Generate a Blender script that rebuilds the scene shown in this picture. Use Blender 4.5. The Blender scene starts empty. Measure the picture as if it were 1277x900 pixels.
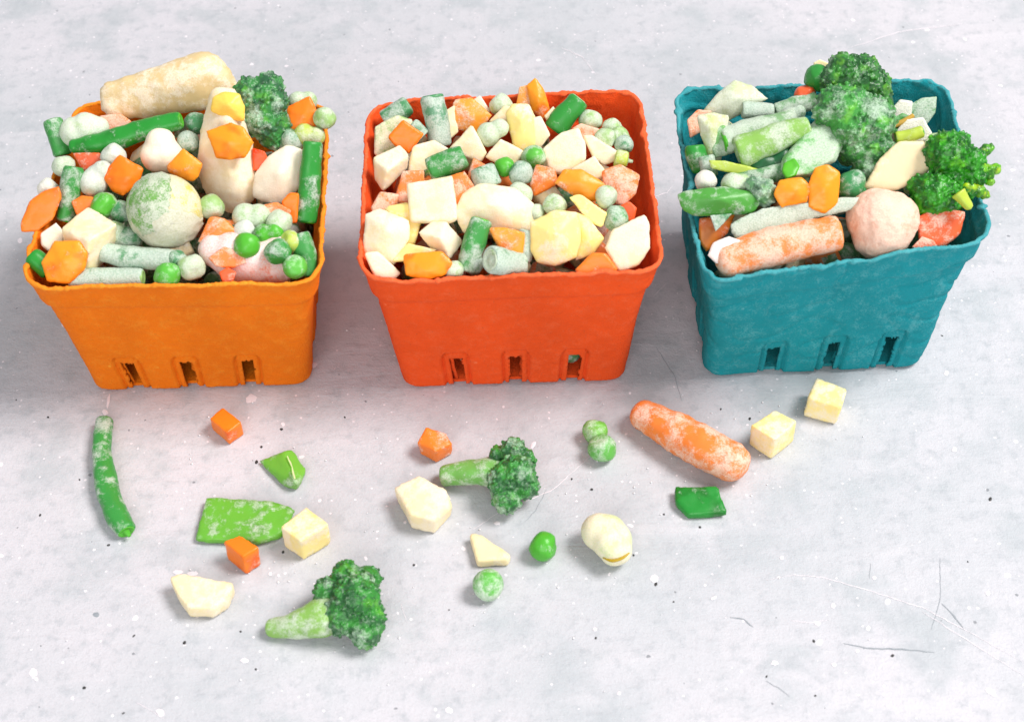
import bpy, bmesh, math, random
import numpy as np
from mathutils import Vector, Matrix, noise
random.seed(7)
S = bpy.context.scene
COL = S.collection

# ------------------------------------------------------------------ camera, light
U = 0.11                                   # a basket is 11 cm wide at the rim
PITCH, DIST, FPX, ROLL = math.radians(47.54), 5.824*U, 1923.0, math.radians(-1.15)
cam = bpy.data.objects.new('camera', bpy.data.cameras.new('camera')); COL.objects.link(cam)
CAM = Vector((0, -DIST*math.cos(PITCH), DIST*math.sin(PITCH)))
FW = Vector((0, math.cos(PITCH), -math.sin(PITCH)))
_r0 = Vector((1, 0, 0)); _u0 = _r0.cross(FW)
RT = _r0*math.cos(ROLL) + _u0*math.sin(ROLL)
UP = -_r0*math.sin(ROLL) + _u0*math.cos(ROLL)
cam.matrix_world = Matrix(((RT.x, UP.x, -FW.x, CAM.x), (RT.y, UP.y, -FW.y, CAM.y), (RT.z, UP.z, -FW.z, CAM.z), (0, 0, 0, 1)))
cam.data.sensor_width = 36; cam.data.lens = 36*FPX/1277
cam.data.clip_start = 0.01; cam.data.clip_end = 50
cam.data.dof.use_dof = True; cam.data.dof.focus_distance = 0.635; cam.data.dof.aperture_fstop = 16
S.camera = cam

w = bpy.data.worlds.new('World'); S.world = w; w.use_nodes = True
bg = w.node_tree.nodes['Background']; bg.inputs[0].default_value = (0.92, 0.96, 1.0, 1); bg.inputs[1].default_value = 0.48

def area(name, loc, target, size, power, col):
    l = bpy.data.lights.new(name, 'AREA'); l.shape = 'RECTANGLE'; l.size, l.size_y = size; l.energy = power; l.color = col
    o = bpy.data.objects.new(name, l); COL.objects.link(o); o.location = loc
    o.rotation_euler = (Vector(target)-Vector(loc)).to_track_quat('-Z', 'Y').to_euler()
area('window_light', (1.7, 0.12, 2.55), (0, 0, 0), (1.15, 1.05), 113, (1, 0.955, 0.93))
area('fill_light', (-0.15, -1.35, 0.85), (0, 0, 0.03), (1.2, 0.8), 13, (1, 0.98, 0.97))
vs = S.view_settings
vs.view_transform = 'Standard'; vs.look = 'None'; vs.exposure = 0.0; vs.gamma = 1.0
S.cycles.use_denoising = True
S.cycles.max_bounces = 8

# ------------------------------------------------------------------ helpers
def ray(px, py):
    return (FW*FPX + RT*(px-638.5) + UP*(450-py)).normalized()
def at(px, py, z=0.0):                      # the spot of the table (or of a level z above it) that lies on a line of sight
    d = ray(px, py); return CAM + d*((z-CAM.z)/d.z)
def mpp(p):                                 # metres per photo pixel at a point
    return (p-CAM).dot(FW)/FPX

def link(name, me, mat, parent=None, loc=None, color=None, smooth=True):
    o = bpy.data.objects.new(name, me); COL.objects.link(o)
    if parent: o.parent = parent
    if loc is not None: o.location = loc
    if mat and not me.materials: me.materials.append(mat)
    if color: o.color = color
    if smooth: me.polygons.foreach_set('use_smooth', [True]*len(me.polygons))
    return o
def tag(o, label, cat, group=None):
    o['label'] = label; o['category'] = cat
    if group: o['group'] = group
    return o
def empty(name, loc, label, cat, group=None):
    o = bpy.data.objects.new(name, None); COL.objects.link(o); o.location = loc; o.empty_display_size = 0.01
    return tag(o, label, cat, group)
def bm_mesh(bm, name):
    me = bpy.data.meshes.new(name); bm.to_mesh(me); bm.free(); return me

def remeshed(me, voxel, smooth=4, fac=0.5):
    o = bpy.data.objects.new('tmp', me); COL.objects.link(o)
    m = o.modifiers.new('r', 'REMESH'); m.mode = 'VOXEL'; m.voxel_size = voxel; m.adaptivity = 0
    if smooth:
        s = o.modifiers.new('s', 'SMOOTH'); s.iterations = smooth; s.factor = fac
    dg = bpy.context.evaluated_depsgraph_get()
    out = bpy.data.meshes.new_from_object(o.evaluated_get(dg))
    bpy.data.objects.remove(o); bpy.data.meshes.remove(me)
    return out
def rough(me, amp, freq, seed=0.0, amp2=0.0, freq2=1.0):
    n = len(me.vertices)
    co = np.empty(n*3, 'f'); me.vertices.foreach_get('co', co); co = co.reshape(-1, 3)
    no = np.empty(n*3, 'f'); me.vertices.foreach_get('normal', no); no = no.reshape(-1, 3)
    sv = Vector((seed, seed*1.7, -seed))
    d = np.array([amp*noise.noise(Vector(c)*freq+sv) + (amp2*noise.noise(Vector(c)*freq2-sv) if amp2 else 0) for c in co], 'f')
    co += no*d[:, None]
    me.vertices.foreach_set('co', co.ravel()); me.update()
    return me

# ------------------------------------------------------------------ materials
def nt(name):
    m = bpy.data.materials.new(name); m.use_nodes = True
    n, l = m.node_tree.nodes, m.node_tree.links
    return m, n, l, n['Principled BSDF']
def N(n, t, **k):
    x = n.new(t)
    for a, b in k.items():
        if a.startswith('i_'): x.inputs[a[2:].replace('_', ' ')].default_value = b
        else: setattr(x, a, b)
    return x
def math_(n, l, op, a, b=None, clamp=False, c=None):
    x = n.new('ShaderNodeMath'); x.operation = op; x.use_clamp = clamp
    for i, v in enumerate((a, b, c)):
        if v is None: continue
        if isinstance(v, (int, float)): x.inputs[i].default_value = v
        else: l.new(v, x.inputs[i])
    return x.outputs[0]
def mix(n, l, f, a, b, mode='MIX'):
    x = n.new('ShaderNodeMix'); x.data_type = 'RGBA'; x.blend_type = mode
    for s, v in ((x.inputs[0], f), (x.inputs[6], a), (x.inputs[7], b)):
        if isinstance(v, (int, float)): s.default_value = v
        elif isinstance(v, tuple): s.default_value = v if len(v) == 4 else v+(1,)
        else: l.new(v, s)
    return x.outputs[2]
def sstep(n, l, v, lo, hi, a=0.0, b=1.0):
    x = n.new('ShaderNodeMapRange'); x.interpolation_type = 'SMOOTHSTEP'
    l.new(v, x.inputs[0])
    for i, q in zip((1, 2, 3, 4), (lo, hi, a, b)):
        if isinstance(q, (int, float)): x.inputs[i].default_value = q
        else: l.new(q, x.inputs[i])
    return x.outputs[0]

def veg_material(name, frost=(0.80, 0.80, 0.76), fixed=None, patch=1.0, buds=False, sss=0.08, rough_=0.34, patch_tint=(0.55, 0.62, 0.45), ftint=0.20, dither=0.10, opac=0.92, bump=0.5):
    """A vegetable skin: its own colour in soft patches under a dusting of granular frost (amount in the object's alpha)."""
    m, n, l, p = nt(name)
    oi = N(n, 'ShaderNodeObjectInfo'); tc = N(n, 'ShaderNodeTexCoord')
    off = N(n, 'ShaderNodeVectorMath', operation='MULTIPLY_ADD')
    l.new(oi.outputs['Random'], off.inputs[0]); off.inputs[1].default_value = (3, 7, 5); l.new(tc.outputs['Object'], off.inputs[2])
    v = off.outputs[0]
    if fixed:
        r = N(n, 'ShaderNodeRGB'); r.outputs[0].default_value = fixed[:3]+(1,); colr = r.outputs[0]
        a = N(n, 'ShaderNodeValue'); a.outputs[0].default_value = fixed[3]; alpha = a.outputs[0]
    else:
        colr, alpha = oi.outputs['Color'], oi.outputs['Alpha']
    def noise_(scale, detail=3, rgh=0.55):
        x = N(n, 'ShaderNodeTexNoise', i_Scale=scale, i_Detail=detail, i_Roughness=rgh); l.new(v, x.inputs['Vector']); return x.outputs['Fac']
    lo, mid, fine = noise_(95, 2), noise_(330, 4, 0.65), noise_(1500, 3, 0.7)
    dark = mix(n, l, 1.0, colr, patch_tint, 'MULTIPLY')
    base = mix(n, l, sstep(n, l, lo, 0.5, 0.72, 0, patch), colr, dark)
    if buds:
        vo = N(n, 'ShaderNodeTexVoronoi', i_Scale=900.0); l.new(v, vo.inputs['Vector'])
        lite = mix(n, l, 1.0, colr, (1.9, 1.75, 1.0), 'MULTIPLY')
        base = mix(n, l, sstep(n, l, noise_(210, 3), 0.42, 0.58), mix(n, l, 1.0, colr, (0.30, 0.42, 0.75), 'MULTIPLY'), base)
        base = mix(n, l, sstep(n, l, noise_(150, 2), 0.55, 0.72, 0, 0.8), base, mix(n, l, 1.0, colr, (4.0, 1.8, 0.7), 'MULTIPLY'))
        f = math_(n, l, 'MULTIPLY', sstep(n, l, vo.outputs['Distance'], 0.45, 0.1), sstep(n, l, mid, 0.42, 0.66))
        base = mix(n, l, f, base, lite)
    # frost mask
    s = math_(n, l, 'ADD', math_(n, l, 'MULTIPLY', lo, 0.45), math_(n, l, 'MULTIPLY', mid, 0.35))
    s = math_(n, l, 'ADD', s, math_(n, l, 'MULTIPLY', fine, dither))
    th = math_(n, l, 'MULTIPLY_ADD', alpha, -0.34, c=0.63+dither*0.5-0.05)
    fm = sstep(n, l, s, math_(n, l, 'SUBTRACT', th, 0.075), math_(n, l, 'ADD', th, 0.075))
    fm = math_(n, l, 'MULTIPLY', fm, sstep(n, l, fine, 0.36, 0.58, opac-0.25, opac))
    veil = math_(n, l, 'MULTIPLY', math_(n, l, 'MULTIPLY', alpha, alpha), 0.26)
    fm = math_(n, l, 'MAXIMUM', fm, veil)
    tint = mix(n, l, ftint, frost, colr)
    l.new(mix(n, l, fm, base, tint), p.inputs['Base Color'])
    l.new(math_(n, l, 'MULTIPLY_ADD', fm, 0.35, c=rough_), p.inputs['Roughness'])
    p.inputs['Specular IOR Level'].default_value = 0.4
    p.inputs['Subsurface Weight'].default_value = sss
    p.inputs['Subsurface Radius'].default_value = (1, 0.8, 0.5); p.inputs['Subsurface Scale'].default_value = 0.0025
    b = N(n, 'ShaderNodeBump', i_Strength=bump, i_Distance=0.0004)
    h = math_(n, l, 'ADD', math_(n, l, 'MULTIPLY', fine, math_(n, l, 'MULTIPLY_ADD', fm, 1.0, c=0.25)), math_(n, l, 'MULTIPLY', fm, 0.5))
    l.new(h, b.inputs['Height']); l.new(b.outputs[0], p.inputs['Normal'])
    return m
M_VEG = veg_material('frosted_vegetable', ftint=0.27, opac=0.84, frost=(0.84, 0.86, 0.82))
M_CARROT = veg_material('frosted_carrot', ftint=0.14, dither=0.2, frost=(0.95, 0.70, 0.56), patch_tint=(0.85, 0.5, 0.5))
M_CREAM = veg_material('frosted_root', bump=0.28, ftint=0.12, frost=(0.93, 0.82, 0.66), patch_tint=(0.98, 0.82, 0.48), patch=0.8, rough_=0.38, sss=0.22)
M_BROC = veg_material('frosted_broccoli', opac=0.82, frost=(0.66, 0.80, 0.66), buds=True, patch_tint=(0.5, 0.75, 0.5), sss=0.03)
M_SPROUT = veg_material('frosted_sprout', dither=0.3, frost=(0.78, 0.76, 0.68), patch_tint=(0.8, 0.8, 0.3))
M_ICE = veg_material('frosted_ice', ftint=0.07, frost=(0.92, 0.84, 0.82), patch_tint=(1.0, 0.45, 0.25), rough_=0.3, sss=0.2)
FILL = [veg_material('fill_'+k, fixed=c) for k, c in (('green', (0.05, 0.22, 0.06, .5)), ('orange', (0.8, 0.2, 0.03, .4)), ('cream', (0.75, 0.62, 0.36, .4)))]

def pulp_material(name, col, fade, mott):
    m, n, l, p = nt(name)
    tc = N(n, 'ShaderNodeTexCoord'); v = tc.outputs['Object']
    def noise_(scale, detail=4, rgh=0.6):
        x = N(n, 'ShaderNodeTexNoise', i_Scale=scale, i_Detail=detail, i_Roughness=rgh); l.new(v, x.inputs['Vector']); return x.outputs['Fac']
    big, mid, fib = noise_(28), noise_(170, 5, 0.7), noise_(1300, 3, 0.7)
    c = mix(n, l, sstep(n, l, big, 0.35, 0.7, 0, 0.5), col, tuple(x*0.72 for x in col))
    c = mix(n, l, sstep(n, l, math_(n, l, 'ADD', math_(n, l, 'MULTIPLY', mid, 0.55), math_(n, l, 'MULTIPLY', fib, 0.45)), 0.47, 0.68, 0, mott), c, fade)
    c = mix(n, l, sstep(n, l, fib, 0.60, 0.74, 0, 0.6), c, tuple(x*0.45 for x in col))
    vo = N(n, 'ShaderNodeTexVoronoi', i_Scale=210.0); l.new(v, vo.inputs['Vector'])
    wn = N(n, 'ShaderNodeSeparateColor'); l.new(vo.outputs['Color'], wn.inputs[0])
    sp = math_(n, l, 'MULTIPLY', sstep(n, l, vo.outputs['Distance'], 0.17, 0.11), sstep(n, l, wn.outputs[0], 0.93, 0.95, 0, 0.6))
    c = mix(n, l, sp, c, fade)
    l.new(c, p.inputs['Base Color']); p.inputs['Roughness'].default_value = 0.85; p.inputs['Specular IOR Level'].default_value = 0.2
    b = N(n, 'ShaderNodeBump', i_Strength=0.8, i_Distance=0.0006)
    l.new(math_(n, l, 'ADD', fib, mid), b.inputs['Height']); l.new(b.outputs[0], p.inputs['Normal'])
    return m

# ------------------------------------------------------------------ the tabletop
def table_material():
    m, n, l, p = nt('worn_plaster')
    tc = N(n, 'ShaderNodeTexCoord'); v = tc.outputs['Object']
    def noise_(scale, detail=4, rgh=0.6, vec=None, dist=0.0):
        x = N(n, 'ShaderNodeTexNoise', i_Scale=scale, i_Detail=detail, i_Roughness=rgh, i_Distortion=dist); l.new(vec or v, x.inputs['Vector']); return x.outputs['Fac']
    def mapped(rot, sc):
        x = N(n, 'ShaderNodeMapping'); x.inputs['Rotation'].default_value = (0, 0, math.radians(rot)); x.inputs['Scale'].default_value = sc
        l.new(v, x.inputs['Vector']); return x.outputs[0]
    big, mid, fine, grain = noise_(5.5, 4), noise_(26, 6, 0.65), noise_(160, 5, 0.7), noise_(1100, 3, 0.7)
    trowel = noise_(14, 6, 0.62, mapped(38, (1, 4.5, 1)), 0.6)
    trowel2 = noise_(12, 6, 0.62, mapped(-25, (1, 5.5, 1)), 0.5)
    c = mix(n, l, sstep(n, l, big, 0.38, 0.62), (0.595, 0.58, 0.617), (0.505, 0.52, 0.55))
    c = mix(n, l, sstep(n, l, mid, 0.47, 0.66, 0, 0.7), c, (0.42, 0.455, 0.48))
    c = mix(n, l, sstep(n, l, trowel, 0.52, 0.75, 0, 0.35), c, (0.665, 0.64, 0.675))
    c = mix(n, l, sstep(n, l, trowel2, 0.6, 0.72, 0, 0.4), c, (0.50, 0.52, 0.55))
    c = mix(n, l, sstep(n, l, fine, 0.48, 0.70, 0, 0.6), c, (0.39, 0.415, 0.445))
    c = mix(n, l, sstep(n, l, grain, 0.48, 0.75, 0, 0.4), c, (0.40, 0.41, 0.44))
    def specks(scale, size, share, col, strength, c):
        wob = N(n, 'ShaderNodeVectorMath', operation='MULTIPLY_ADD')
        x = N(n, 'ShaderNodeTexNoise', i_Scale=scale*2.0, i_Detail=2); l.new(v, x.inputs['Vector'])
        l.new(x.outputs['Color'], wob.inputs[0]); wob.inputs[1].default_value = (0.35/scale,)*3; l.new(v, wob.inputs[2])
        vo = N(n, 'ShaderNodeTexVoronoi', i_Scale=scale, voronoi_dimensions='2D'); l.new(wob.outputs[0], vo.inputs['Vector'])
        sc = N(n, 'ShaderNodeSeparateColor'); l.new(vo.outputs['Color'], sc.inputs[0])
        rad = math_(n, l, 'MULTIPLY_ADD', sc.outputs[1], size, c=size*0.35)
        d = math_(n, l, 'LESS_THAN', math_(n, l, 'DIVIDE', vo.outputs['Distance'], rad), 1.0)
        f = math_(n, l, 'MULTIPLY', d, math_(n, l, 'GREATER_THAN', sc.outputs[0], 1-share))
        return mix(n, l, math_(n, l, 'MULTIPLY', f, strength), c, col)
    c = specks(330, 0.13, 0.07, (0.86, 0.80, 0.84), 0.75, c)
    c = specks(110, 0.09, 0.05, (0.88, 0.82, 0.86), 0.8, c)
    c = specks(170, 0.09, 0.016, (0.16, 0.17, 0.19), 0.7, c)
    c = specks(60, 0.03, 0.025, (0.05, 0.05, 0.05), 0.95, c)
    # hairline scratches and trowel ridges
    vo = N(n, 'ShaderNodeTexVoronoi', i_Scale=9.0, feature='DISTANCE_TO_EDGE', voronoi_dimensions='2D')
    wv = N(n, 'ShaderNodeVectorMath', operation='MULTIPLY_ADD')
    x = N(n, 'ShaderNodeTexNoise', i_Scale=14.0, i_Detail=5, i_Roughness=0.65); l.new(v, x.inputs['Vector'])
    l.new(x.outputs['Color'], wv.inputs[0]); wv.inputs[1].default_value = (0.05, 0.05, 0.05); l.new(mapped(20, (1, 1.8, 1)), wv.inputs[2]); l.new(wv.outputs[0], vo.inputs['Vector'])
    gate = sstep(n, l, noise_(10, 3), 0.5, 0.62)
    cr = math_(n, l, 'MULTIPLY', sstep(n, l, vo.outputs['Distance'], 0.011, 0.002), gate)
    c = mix(n, l, math_(n, l, 'MULTIPLY', cr, 0.0), c, (0.34, 0.37, 0.40))
    l.new(c, p.inputs['Base Color']); p.inputs['Roughness'].default_value = 0.6; p.inputs['Specular IOR Level'].default_value = 0.35
    b = N(n, 'ShaderNodeBump', i_Strength=0.65, i_Distance=0.0014)
    h = math_(n, l, 'ADD', math_(n, l, 'MULTIPLY', trowel, 0.7), math_(n, l, 'MULTIPLY', mid, 0.7))
    h = math_(n, l, 'ADD', h, math_(n, l, 'MULTIPLY', fine, 0.5)); h = math_(n, l, 'ADD', h, math_(n, l, 'MULTIPLY', grain, 0.2))
    h = math_(n, l, 'SUBTRACT', h, math_(n, l, 'MULTIPLY', cr, 0.0))
    l.new(h, b.inputs['Height']); l.new(b.outputs[0], p.inputs['Normal'])
    return m
bm = bmesh.new(); bmesh.ops.create_cube(bm, size=1)
for q in bm.verts: q.co = Vector((q.co.x*3.2, q.co.y*2.6+0.4, q.co.z*0.04-0.02))
table = link('tabletop', bm_mesh(bm, 'tabletop'), table_material(), smooth=False); table['kind'] = 'structure'

def flat_mat(name, col, r=0.6):
    m, n, l, p = nt(name)
    tc = N(n, 'ShaderNodeTexCoord'); x = N(n, 'ShaderNodeTexNoise', i_Scale=600.0, i_Detail=4); l.new(tc.outputs['Object'], x.inputs['Vector'])
    l.new(mix(n, l, x.outputs['Fac'], tuple(c*0.85 for c in col), tuple(min(1, c*1.1) for c in col)), p.inputs['Base Color']); p.inputs['Roughness'].default_value = r
    return m
M_PAINT = flat_mat('dried_white_paint', (0.78, 0.73, 0.77)); M_CRACK = flat_mat('crack_grey', (0.27, 0.30, 0.33)); M_DIRT = flat_mat('black_fleck', (0.03, 0.03, 0.03))  # one plain blue grey serves the cracks and the largest fleck
def stroke(name, pts, wpx, mat, taper=True, seed=1):
    rnd = random.Random(seed); P = []
    for (a, b) in zip(pts, pts[1:]):
        k = max(2, int(math.dist(a, b)/5))
        P += [(a[0]+(b[0]-a[0])*i/k, a[1]+(b[1]-a[1])*i/k) for i in range(k)]
    P.append(pts[-1]); bm = bmesh.new(); prev = None
    for i, (x, y) in enumerate(P):
        j = min(i, len(P)-2); dx, dy = P[j+1][0]-P[j][0], P[j+1][1]-P[j][1]; L = math.hypot(dx, dy) or 1
        t = i/(len(P)-1); ww = wpx*(math.sin(math.pi*min(1, t+0.02))**0.5 if taper else 1)*rnd.uniform(0.35, 1.0)/2+0.08
        ox, oy = rnd.uniform(-.5, .5), rnd.uniform(-.5, .5)
        a = bm.verts.new(at(x+ox-dy/L*ww, y+oy+dx/L*ww, 0.00012)); b = bm.verts.new(at(x+ox+dy/L*ww, y+oy-dx/L*ww, 0.00012))
        if prev: bm.faces.new((prev[0], a, b, prev[1]))
        prev = (a, b)
    bmesh.ops.recalc_face_normals(bm, faces=bm.faces)
    return link(name, bm_mesh(bm, name), mat, table, smooth=False)
def splat(name, x, y, r, mat, stretch=1.0, ang=0.0, seed=0):
    rnd = random.Random(seed+int(x)); bm = bmesh.new(); c = bm.verts.new(at(x, y, 0.00035)); vs_ = []
    for i in range(18):
        t = i/18*2*math.pi; rr = r*(1+0.35*noise.noise(Vector((math.cos(t)*1.3+x, math.sin(t)*1.3+y, 0))))*rnd.uniform(.93, 1.07)
        u, q = rr*math.cos(t)*stretch, rr*math.sin(t)
        vs_.append(bm.verts.new(at(x+u*math.cos(ang)-q*math.sin(ang), y+u*math.sin(ang)+q*math.cos(ang), 0.0001)))
    for i in range(18): bm.faces.new((c, vs_[i], vs_[(i+1) % 18]))
    bmesh.ops.recalc_face_normals(bm, faces=bm.faces)
    return link(name, bm_mesh(bm, name), mat, table)
for i, a in enumerate([((1052, 802), (1085, 808), (1125, 809), (1166, 813)), ((910, 769), (928, 772), (940, 782)), ((1172, 695), (1173, 745), (1161, 785)), ((1174, 752), (1190, 768), (1203, 785)),
                       ((682, 610), (668, 636), (655, 650)), ((955, 848), (975, 860), (985, 868)), ((818, 432), (842, 470), (850, 500)),
                       ((1086, 702), (1084, 722))]):
    stroke('crack', a, 2.0 if i in (0, 1, 3) else 0.7, M_CRACK, seed=i)
for i, a in enumerate([((955, 723), (990, 716), (1030, 720), (1090, 738), (1150, 757), (1210, 788), (1277, 826)), ((1150, 762), (1210, 800), (1277, 842)), ((170, 875), (190, 886), (205, 896)), ((985, 773), (1010, 776), (1035, 772)),
                       ((500, 752), (507, 775)), ((1060, 60), (1120, 40), (1200, 30)), ((700, 60), (725, 70), (745, 95)), ((800, 250), (832, 240), (840, 230)), ((590, 660), (620, 640), (690, 610), (740, 565)), ((815, 370), (832, 352))]):
    stroke('scratch', a, 1.1, M_PAINT, seed=40+i)
for (x, y, r, s, a) in [(42, 838, 9, 1, 0), (45, 846, 5, .8, 0), (313, 497, 9, 1.2, -.5), (135, 500, 3, 4.5, 1.75), (131, 514, 6, 1, 0), (816, 721, 8, 1, 0), (1069, 811, 4, 1, 0), (1040, 828, 4, 1.2, 0), (200, 888, 7, 1.3, .7), (305, 823, 5, 1.6, .1), (966, 826, 5, 1.5, 0),
                        (222, 713, 5, 2, 0), (240, 715, 5, 2, 0), (337, 715, 4, 1, 0), (347, 717, 3, 1, 0), (772, 864, 4, 1, 0), (742, 784, 4, 1, 0), (1232, 739, 5, 1, -.5), (975, 695, 4, 1, 0), (1039, 755, 5, 1, -.5), (890, 745, 3, 2.5, -.4), (1020, 777, 4, 1.6, 0), (390, 455, 6, 1.5, 0), (1067, 100, 8, 1.4, 0), (80, 405, 5, 1, 0), (25, 300, 5, 1, 0),
                        (505, 651, 3, 1, 0), (620, 652, 4, 1.6, .2), (500, 130, 6, 1, 0), (1180, 465, 5, 1, 0), (1190, 560, 5, 1, 0), (90, 870, 4, 1, 0), (560, 885, 6, 1.4, .6), (1236, 862, 6, 2, .6), (665, 555, 4, 2, -1), (1090, 720, 4, 1, 0)]:
    splat('paint_splash', x, y, r*0.62, M_PAINT, s, a)
for (x, y, r) in [(1235, 622, 2.6), (738, 610, 2), (713, 597, 1.6), (516, 704, 1.8), (873, 657, 1.8), (828, 641, 1.4), (818, 728, 2.4), (1015, 799, 2.2), (1113, 817, 2.4), (743, 795, 1.8), (353, 688, 2.2), (300, 787, 1.6), (105, 857, 2.4), (319, 834, 1.6), (956, 843, 1.6), (1017, 867, 1.6), (935, 522, 2), (320, 576, 2.6), (351, 535, 2), (326, 557, 1.8), (1277-70, 700, 1.2), (120, 766, 4), (230, 801, 2.5), (50, 642, 1.8), (790, 692, 1.6), (899, 510, 1.4), (840, 750, 1.3), (60, 520, 1.5), (430, 520, 1.4), (560, 760, 1.2)]:
    splat('dark_fleck', x, y, r*0.75, M_DIRT if r < 3 else M_CRACK, 1.3, x % 3)

# ------------------------------------------------------------------ the baskets
RIM = 0.6418*U
BASKETS = {
 'orange': dict(top=[(27, 357), (397, 353), (408, 130), (98, 128)], bot=[(121, 487), (384, 479)], zs=(0, 0, 0, 0), slots=(0.145, 0.452, 0.775), yaw=0,
    col=(0.90, 0.19, 0.003), fade=(0.95, 0.40, 0.04), mott=0.35, crumple=0.5, seed=3, label='bright orange pulp berry basket with three slots, leftmost of the three'),
 'red': dict(top=[(450, 350), (826, 337), (795, 113), (461, 131)], bot=[(506, 483), (776, 474)], zs=(0, 0, 0, 0), slots=(0.205, 0.51, 0.815), yaw=0,
    col=(0.91, 0.092, 0.012), fade=(0.92, 0.20, 0.08), mott=0.35, crumple=0.6, seed=11, label='red orange pulp berry basket standing between the other two baskets'),
 'teal': dict(top=[(878, 352), (1239, 299), (1176, 102), (842, 114)], bot=[(884, 469), (1146, 457)], zs=(0, 0.001, 0.001, 0), slots=(0.245, 0.565, 0.875), yaw=0,
    col=(0.010, 0.29, 0.335), fade=(0.13, 0.44, 0.47), mott=0.65, crumple=1.6, seed=23, label='crumpled teal pulp berry basket holding broccoli, at the right'),
}
def rounded(c4, r, ns, nc):                  # closed rounded quadrilateral from four corners
    out = []; k = 4
    for i in range(k):
        A, B, C = c4[i-1], c4[i], c4[(i+1) % k]
        d1 = (A-B).normalized(); d2 = (C-B).normalized()
        p1, p2 = B+d1*r, B+d2*r
        for j in range(nc):
            t = (j+1)/(nc+1); out.append((1-t)**2*p1+2*t*(1-t)*B+t*t*p2)
        D = c4[(i+1) % k]; q = D+(B-D).normalized()*r
        for j in range(ns): out.append(p2+(q-p2)*(j/(ns-1)))
    return out
def build_basket(key, b):
    top = [at(px, py, RIM+dz) for (px, py), dz in zip(b['top'], b['zs'])]
    f0, f1 = at(*b['bot'][0]), at(*b['bot'][1])
    e = f1-f0; side = Vector((-e.y, e.x, 0))
    bot = [f0, f1, f1+side, f0+side]
    cen = (bot[0]+bot[1]+bot[2]+bot[3])/4
    b['cen'] = cen; b['bot3'] = bot; b['top3'] = top
    NS, NC, NV = 130, 12, 96
    per = 4*(NS+NC); mat = pulp_material(key+'_pulp', b['col'], b['fade'], b['mott'])
    root = empty('berry_basket', cen, b['label'], 'basket', 'berry baskets in a row')
    sd = b['seed']; verts = []; cr = b['crumple']
    wsl, hsl = 0.066, 0.315
    kind = {}
    for k in range(NV):
        v = k/(NV-1)
        c4 = [bot[i].lerp(top[i], v) for i in range(4)]
        ring = rounded(c4, 0.007+0.005*v, NS, NC)
        mid = sum(c4, Vector())/4
        for i, p in enumerate(ring):
            q = ring[(i+1) % per]-ring[i-1]; nrm = Vector((q.y, -q.x, 0)).normalized()
            d = -0.0013*v
            d += 0.0017/(1+math.exp(-(v-0.80)*170))           # stepped band under the rim
            d += 0.0008*max(0, v-0.93)/0.07                   # lip turned outward
            d += 0.0014*max(0, 0.5-v)/0.5-0.0014*max(0, 0.03-v)/0.03                   # rounded foot
            d += cr*0.0009*noise.noise(Vector((p.x*40, p.y*40, p.z*40+sd)))
            if cr > 1:
                wv = abs(noise.noise(Vector((p.x*55+p.z*30+sd, p.y*40, p.z*75-p.x*20))))
                d -= 0.0009*max(0, 1-wv*7)*(0.4+v*0.8)
            d += 0.00016*noise.noise(p*420)+0.00014*noise.noise(p*900)
            sidx, loc = divmod(i, NS+NC); f = (loc-NC)/(NS-1)
            if loc >= NC:
                for sf in b['slots']:
                    a = abs(f-sf)/wsl; tb = v/hsl
                    edge = max(a, tb) if tb > 0.8 and a > 0.7 else max(a, tb)
                    rr = math.hypot(max(0, a-0.6)/0.4, max(0, tb-0.85)/0.15)   # rounded top of the frame
                    if rr < 1.0: d -= 0.0007
                    if 0.86 < rr < 1.14 or (abs(a-1) < 0.12 and tb < 0.85): d -= 0.0012
                    rag = 0.05*noise.noise(Vector((f*60, v*26, sd+sidx)))+0.045*noise.noise(Vector((f*170, v*70, sd)))
                    if a < 0.58+rag*1.5 and 0.0 <= tb < 0.84+rag: kind[(k, i)] = 1
            if v > 0.9: d += 0.0007*noise.noise(Vector((p.x*160, p.y*160, sd)))*(v-0.9)*10
            pz = p.z
            if v > 0.8:
                s = (v-0.8)/0.2
                pz += s*s*(0.0013*noise.noise(Vector((p.x*45, p.y*45, sd*2.0)))+0.0007*noise.noise(Vector((p.x*190, p.y*190, sd))))*(1 if cr < 1 else 1.5)
            verts.append(Vector((p.x+nrm.x*d, p.y+nrm.y*d, max(0.0002, pz)))-cen)
    faces = []
    for k in range(NV-1):
        for i in range(per):
            j = (i+1) % per
            if (k, i) in kind and (k, j) in kind and (k+1, i) in kind: continue
            faces.append((k*per+i, k*per+j, (k+1)*per+j, (k+1)*per+i))
    me = bpy.data.meshes.new('wall'); me.from_pydata(verts, [], faces); me.update()
    wall = link('wall', me, mat, root)
    so = wall.modifiers.new('solid', 'SOLIDIFY'); so.thickness = 0.0014; so.offset = -1
    # torn, fibrous rim running round the top
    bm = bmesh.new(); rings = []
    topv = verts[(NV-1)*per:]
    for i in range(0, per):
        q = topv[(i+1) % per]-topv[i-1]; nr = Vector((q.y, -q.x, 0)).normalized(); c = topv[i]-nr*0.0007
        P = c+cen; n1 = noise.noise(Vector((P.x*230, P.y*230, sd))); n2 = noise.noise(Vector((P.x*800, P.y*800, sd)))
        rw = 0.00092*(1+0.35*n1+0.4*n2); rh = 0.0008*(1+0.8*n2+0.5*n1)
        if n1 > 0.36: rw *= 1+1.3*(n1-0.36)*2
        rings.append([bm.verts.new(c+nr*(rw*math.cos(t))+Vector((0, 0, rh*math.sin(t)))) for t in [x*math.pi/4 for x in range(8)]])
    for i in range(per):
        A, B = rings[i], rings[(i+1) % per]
        for j in range(8): bm.faces.new((A[j], B[j], B[(j+1) % 8], A[(j+1) % 8]))
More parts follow.
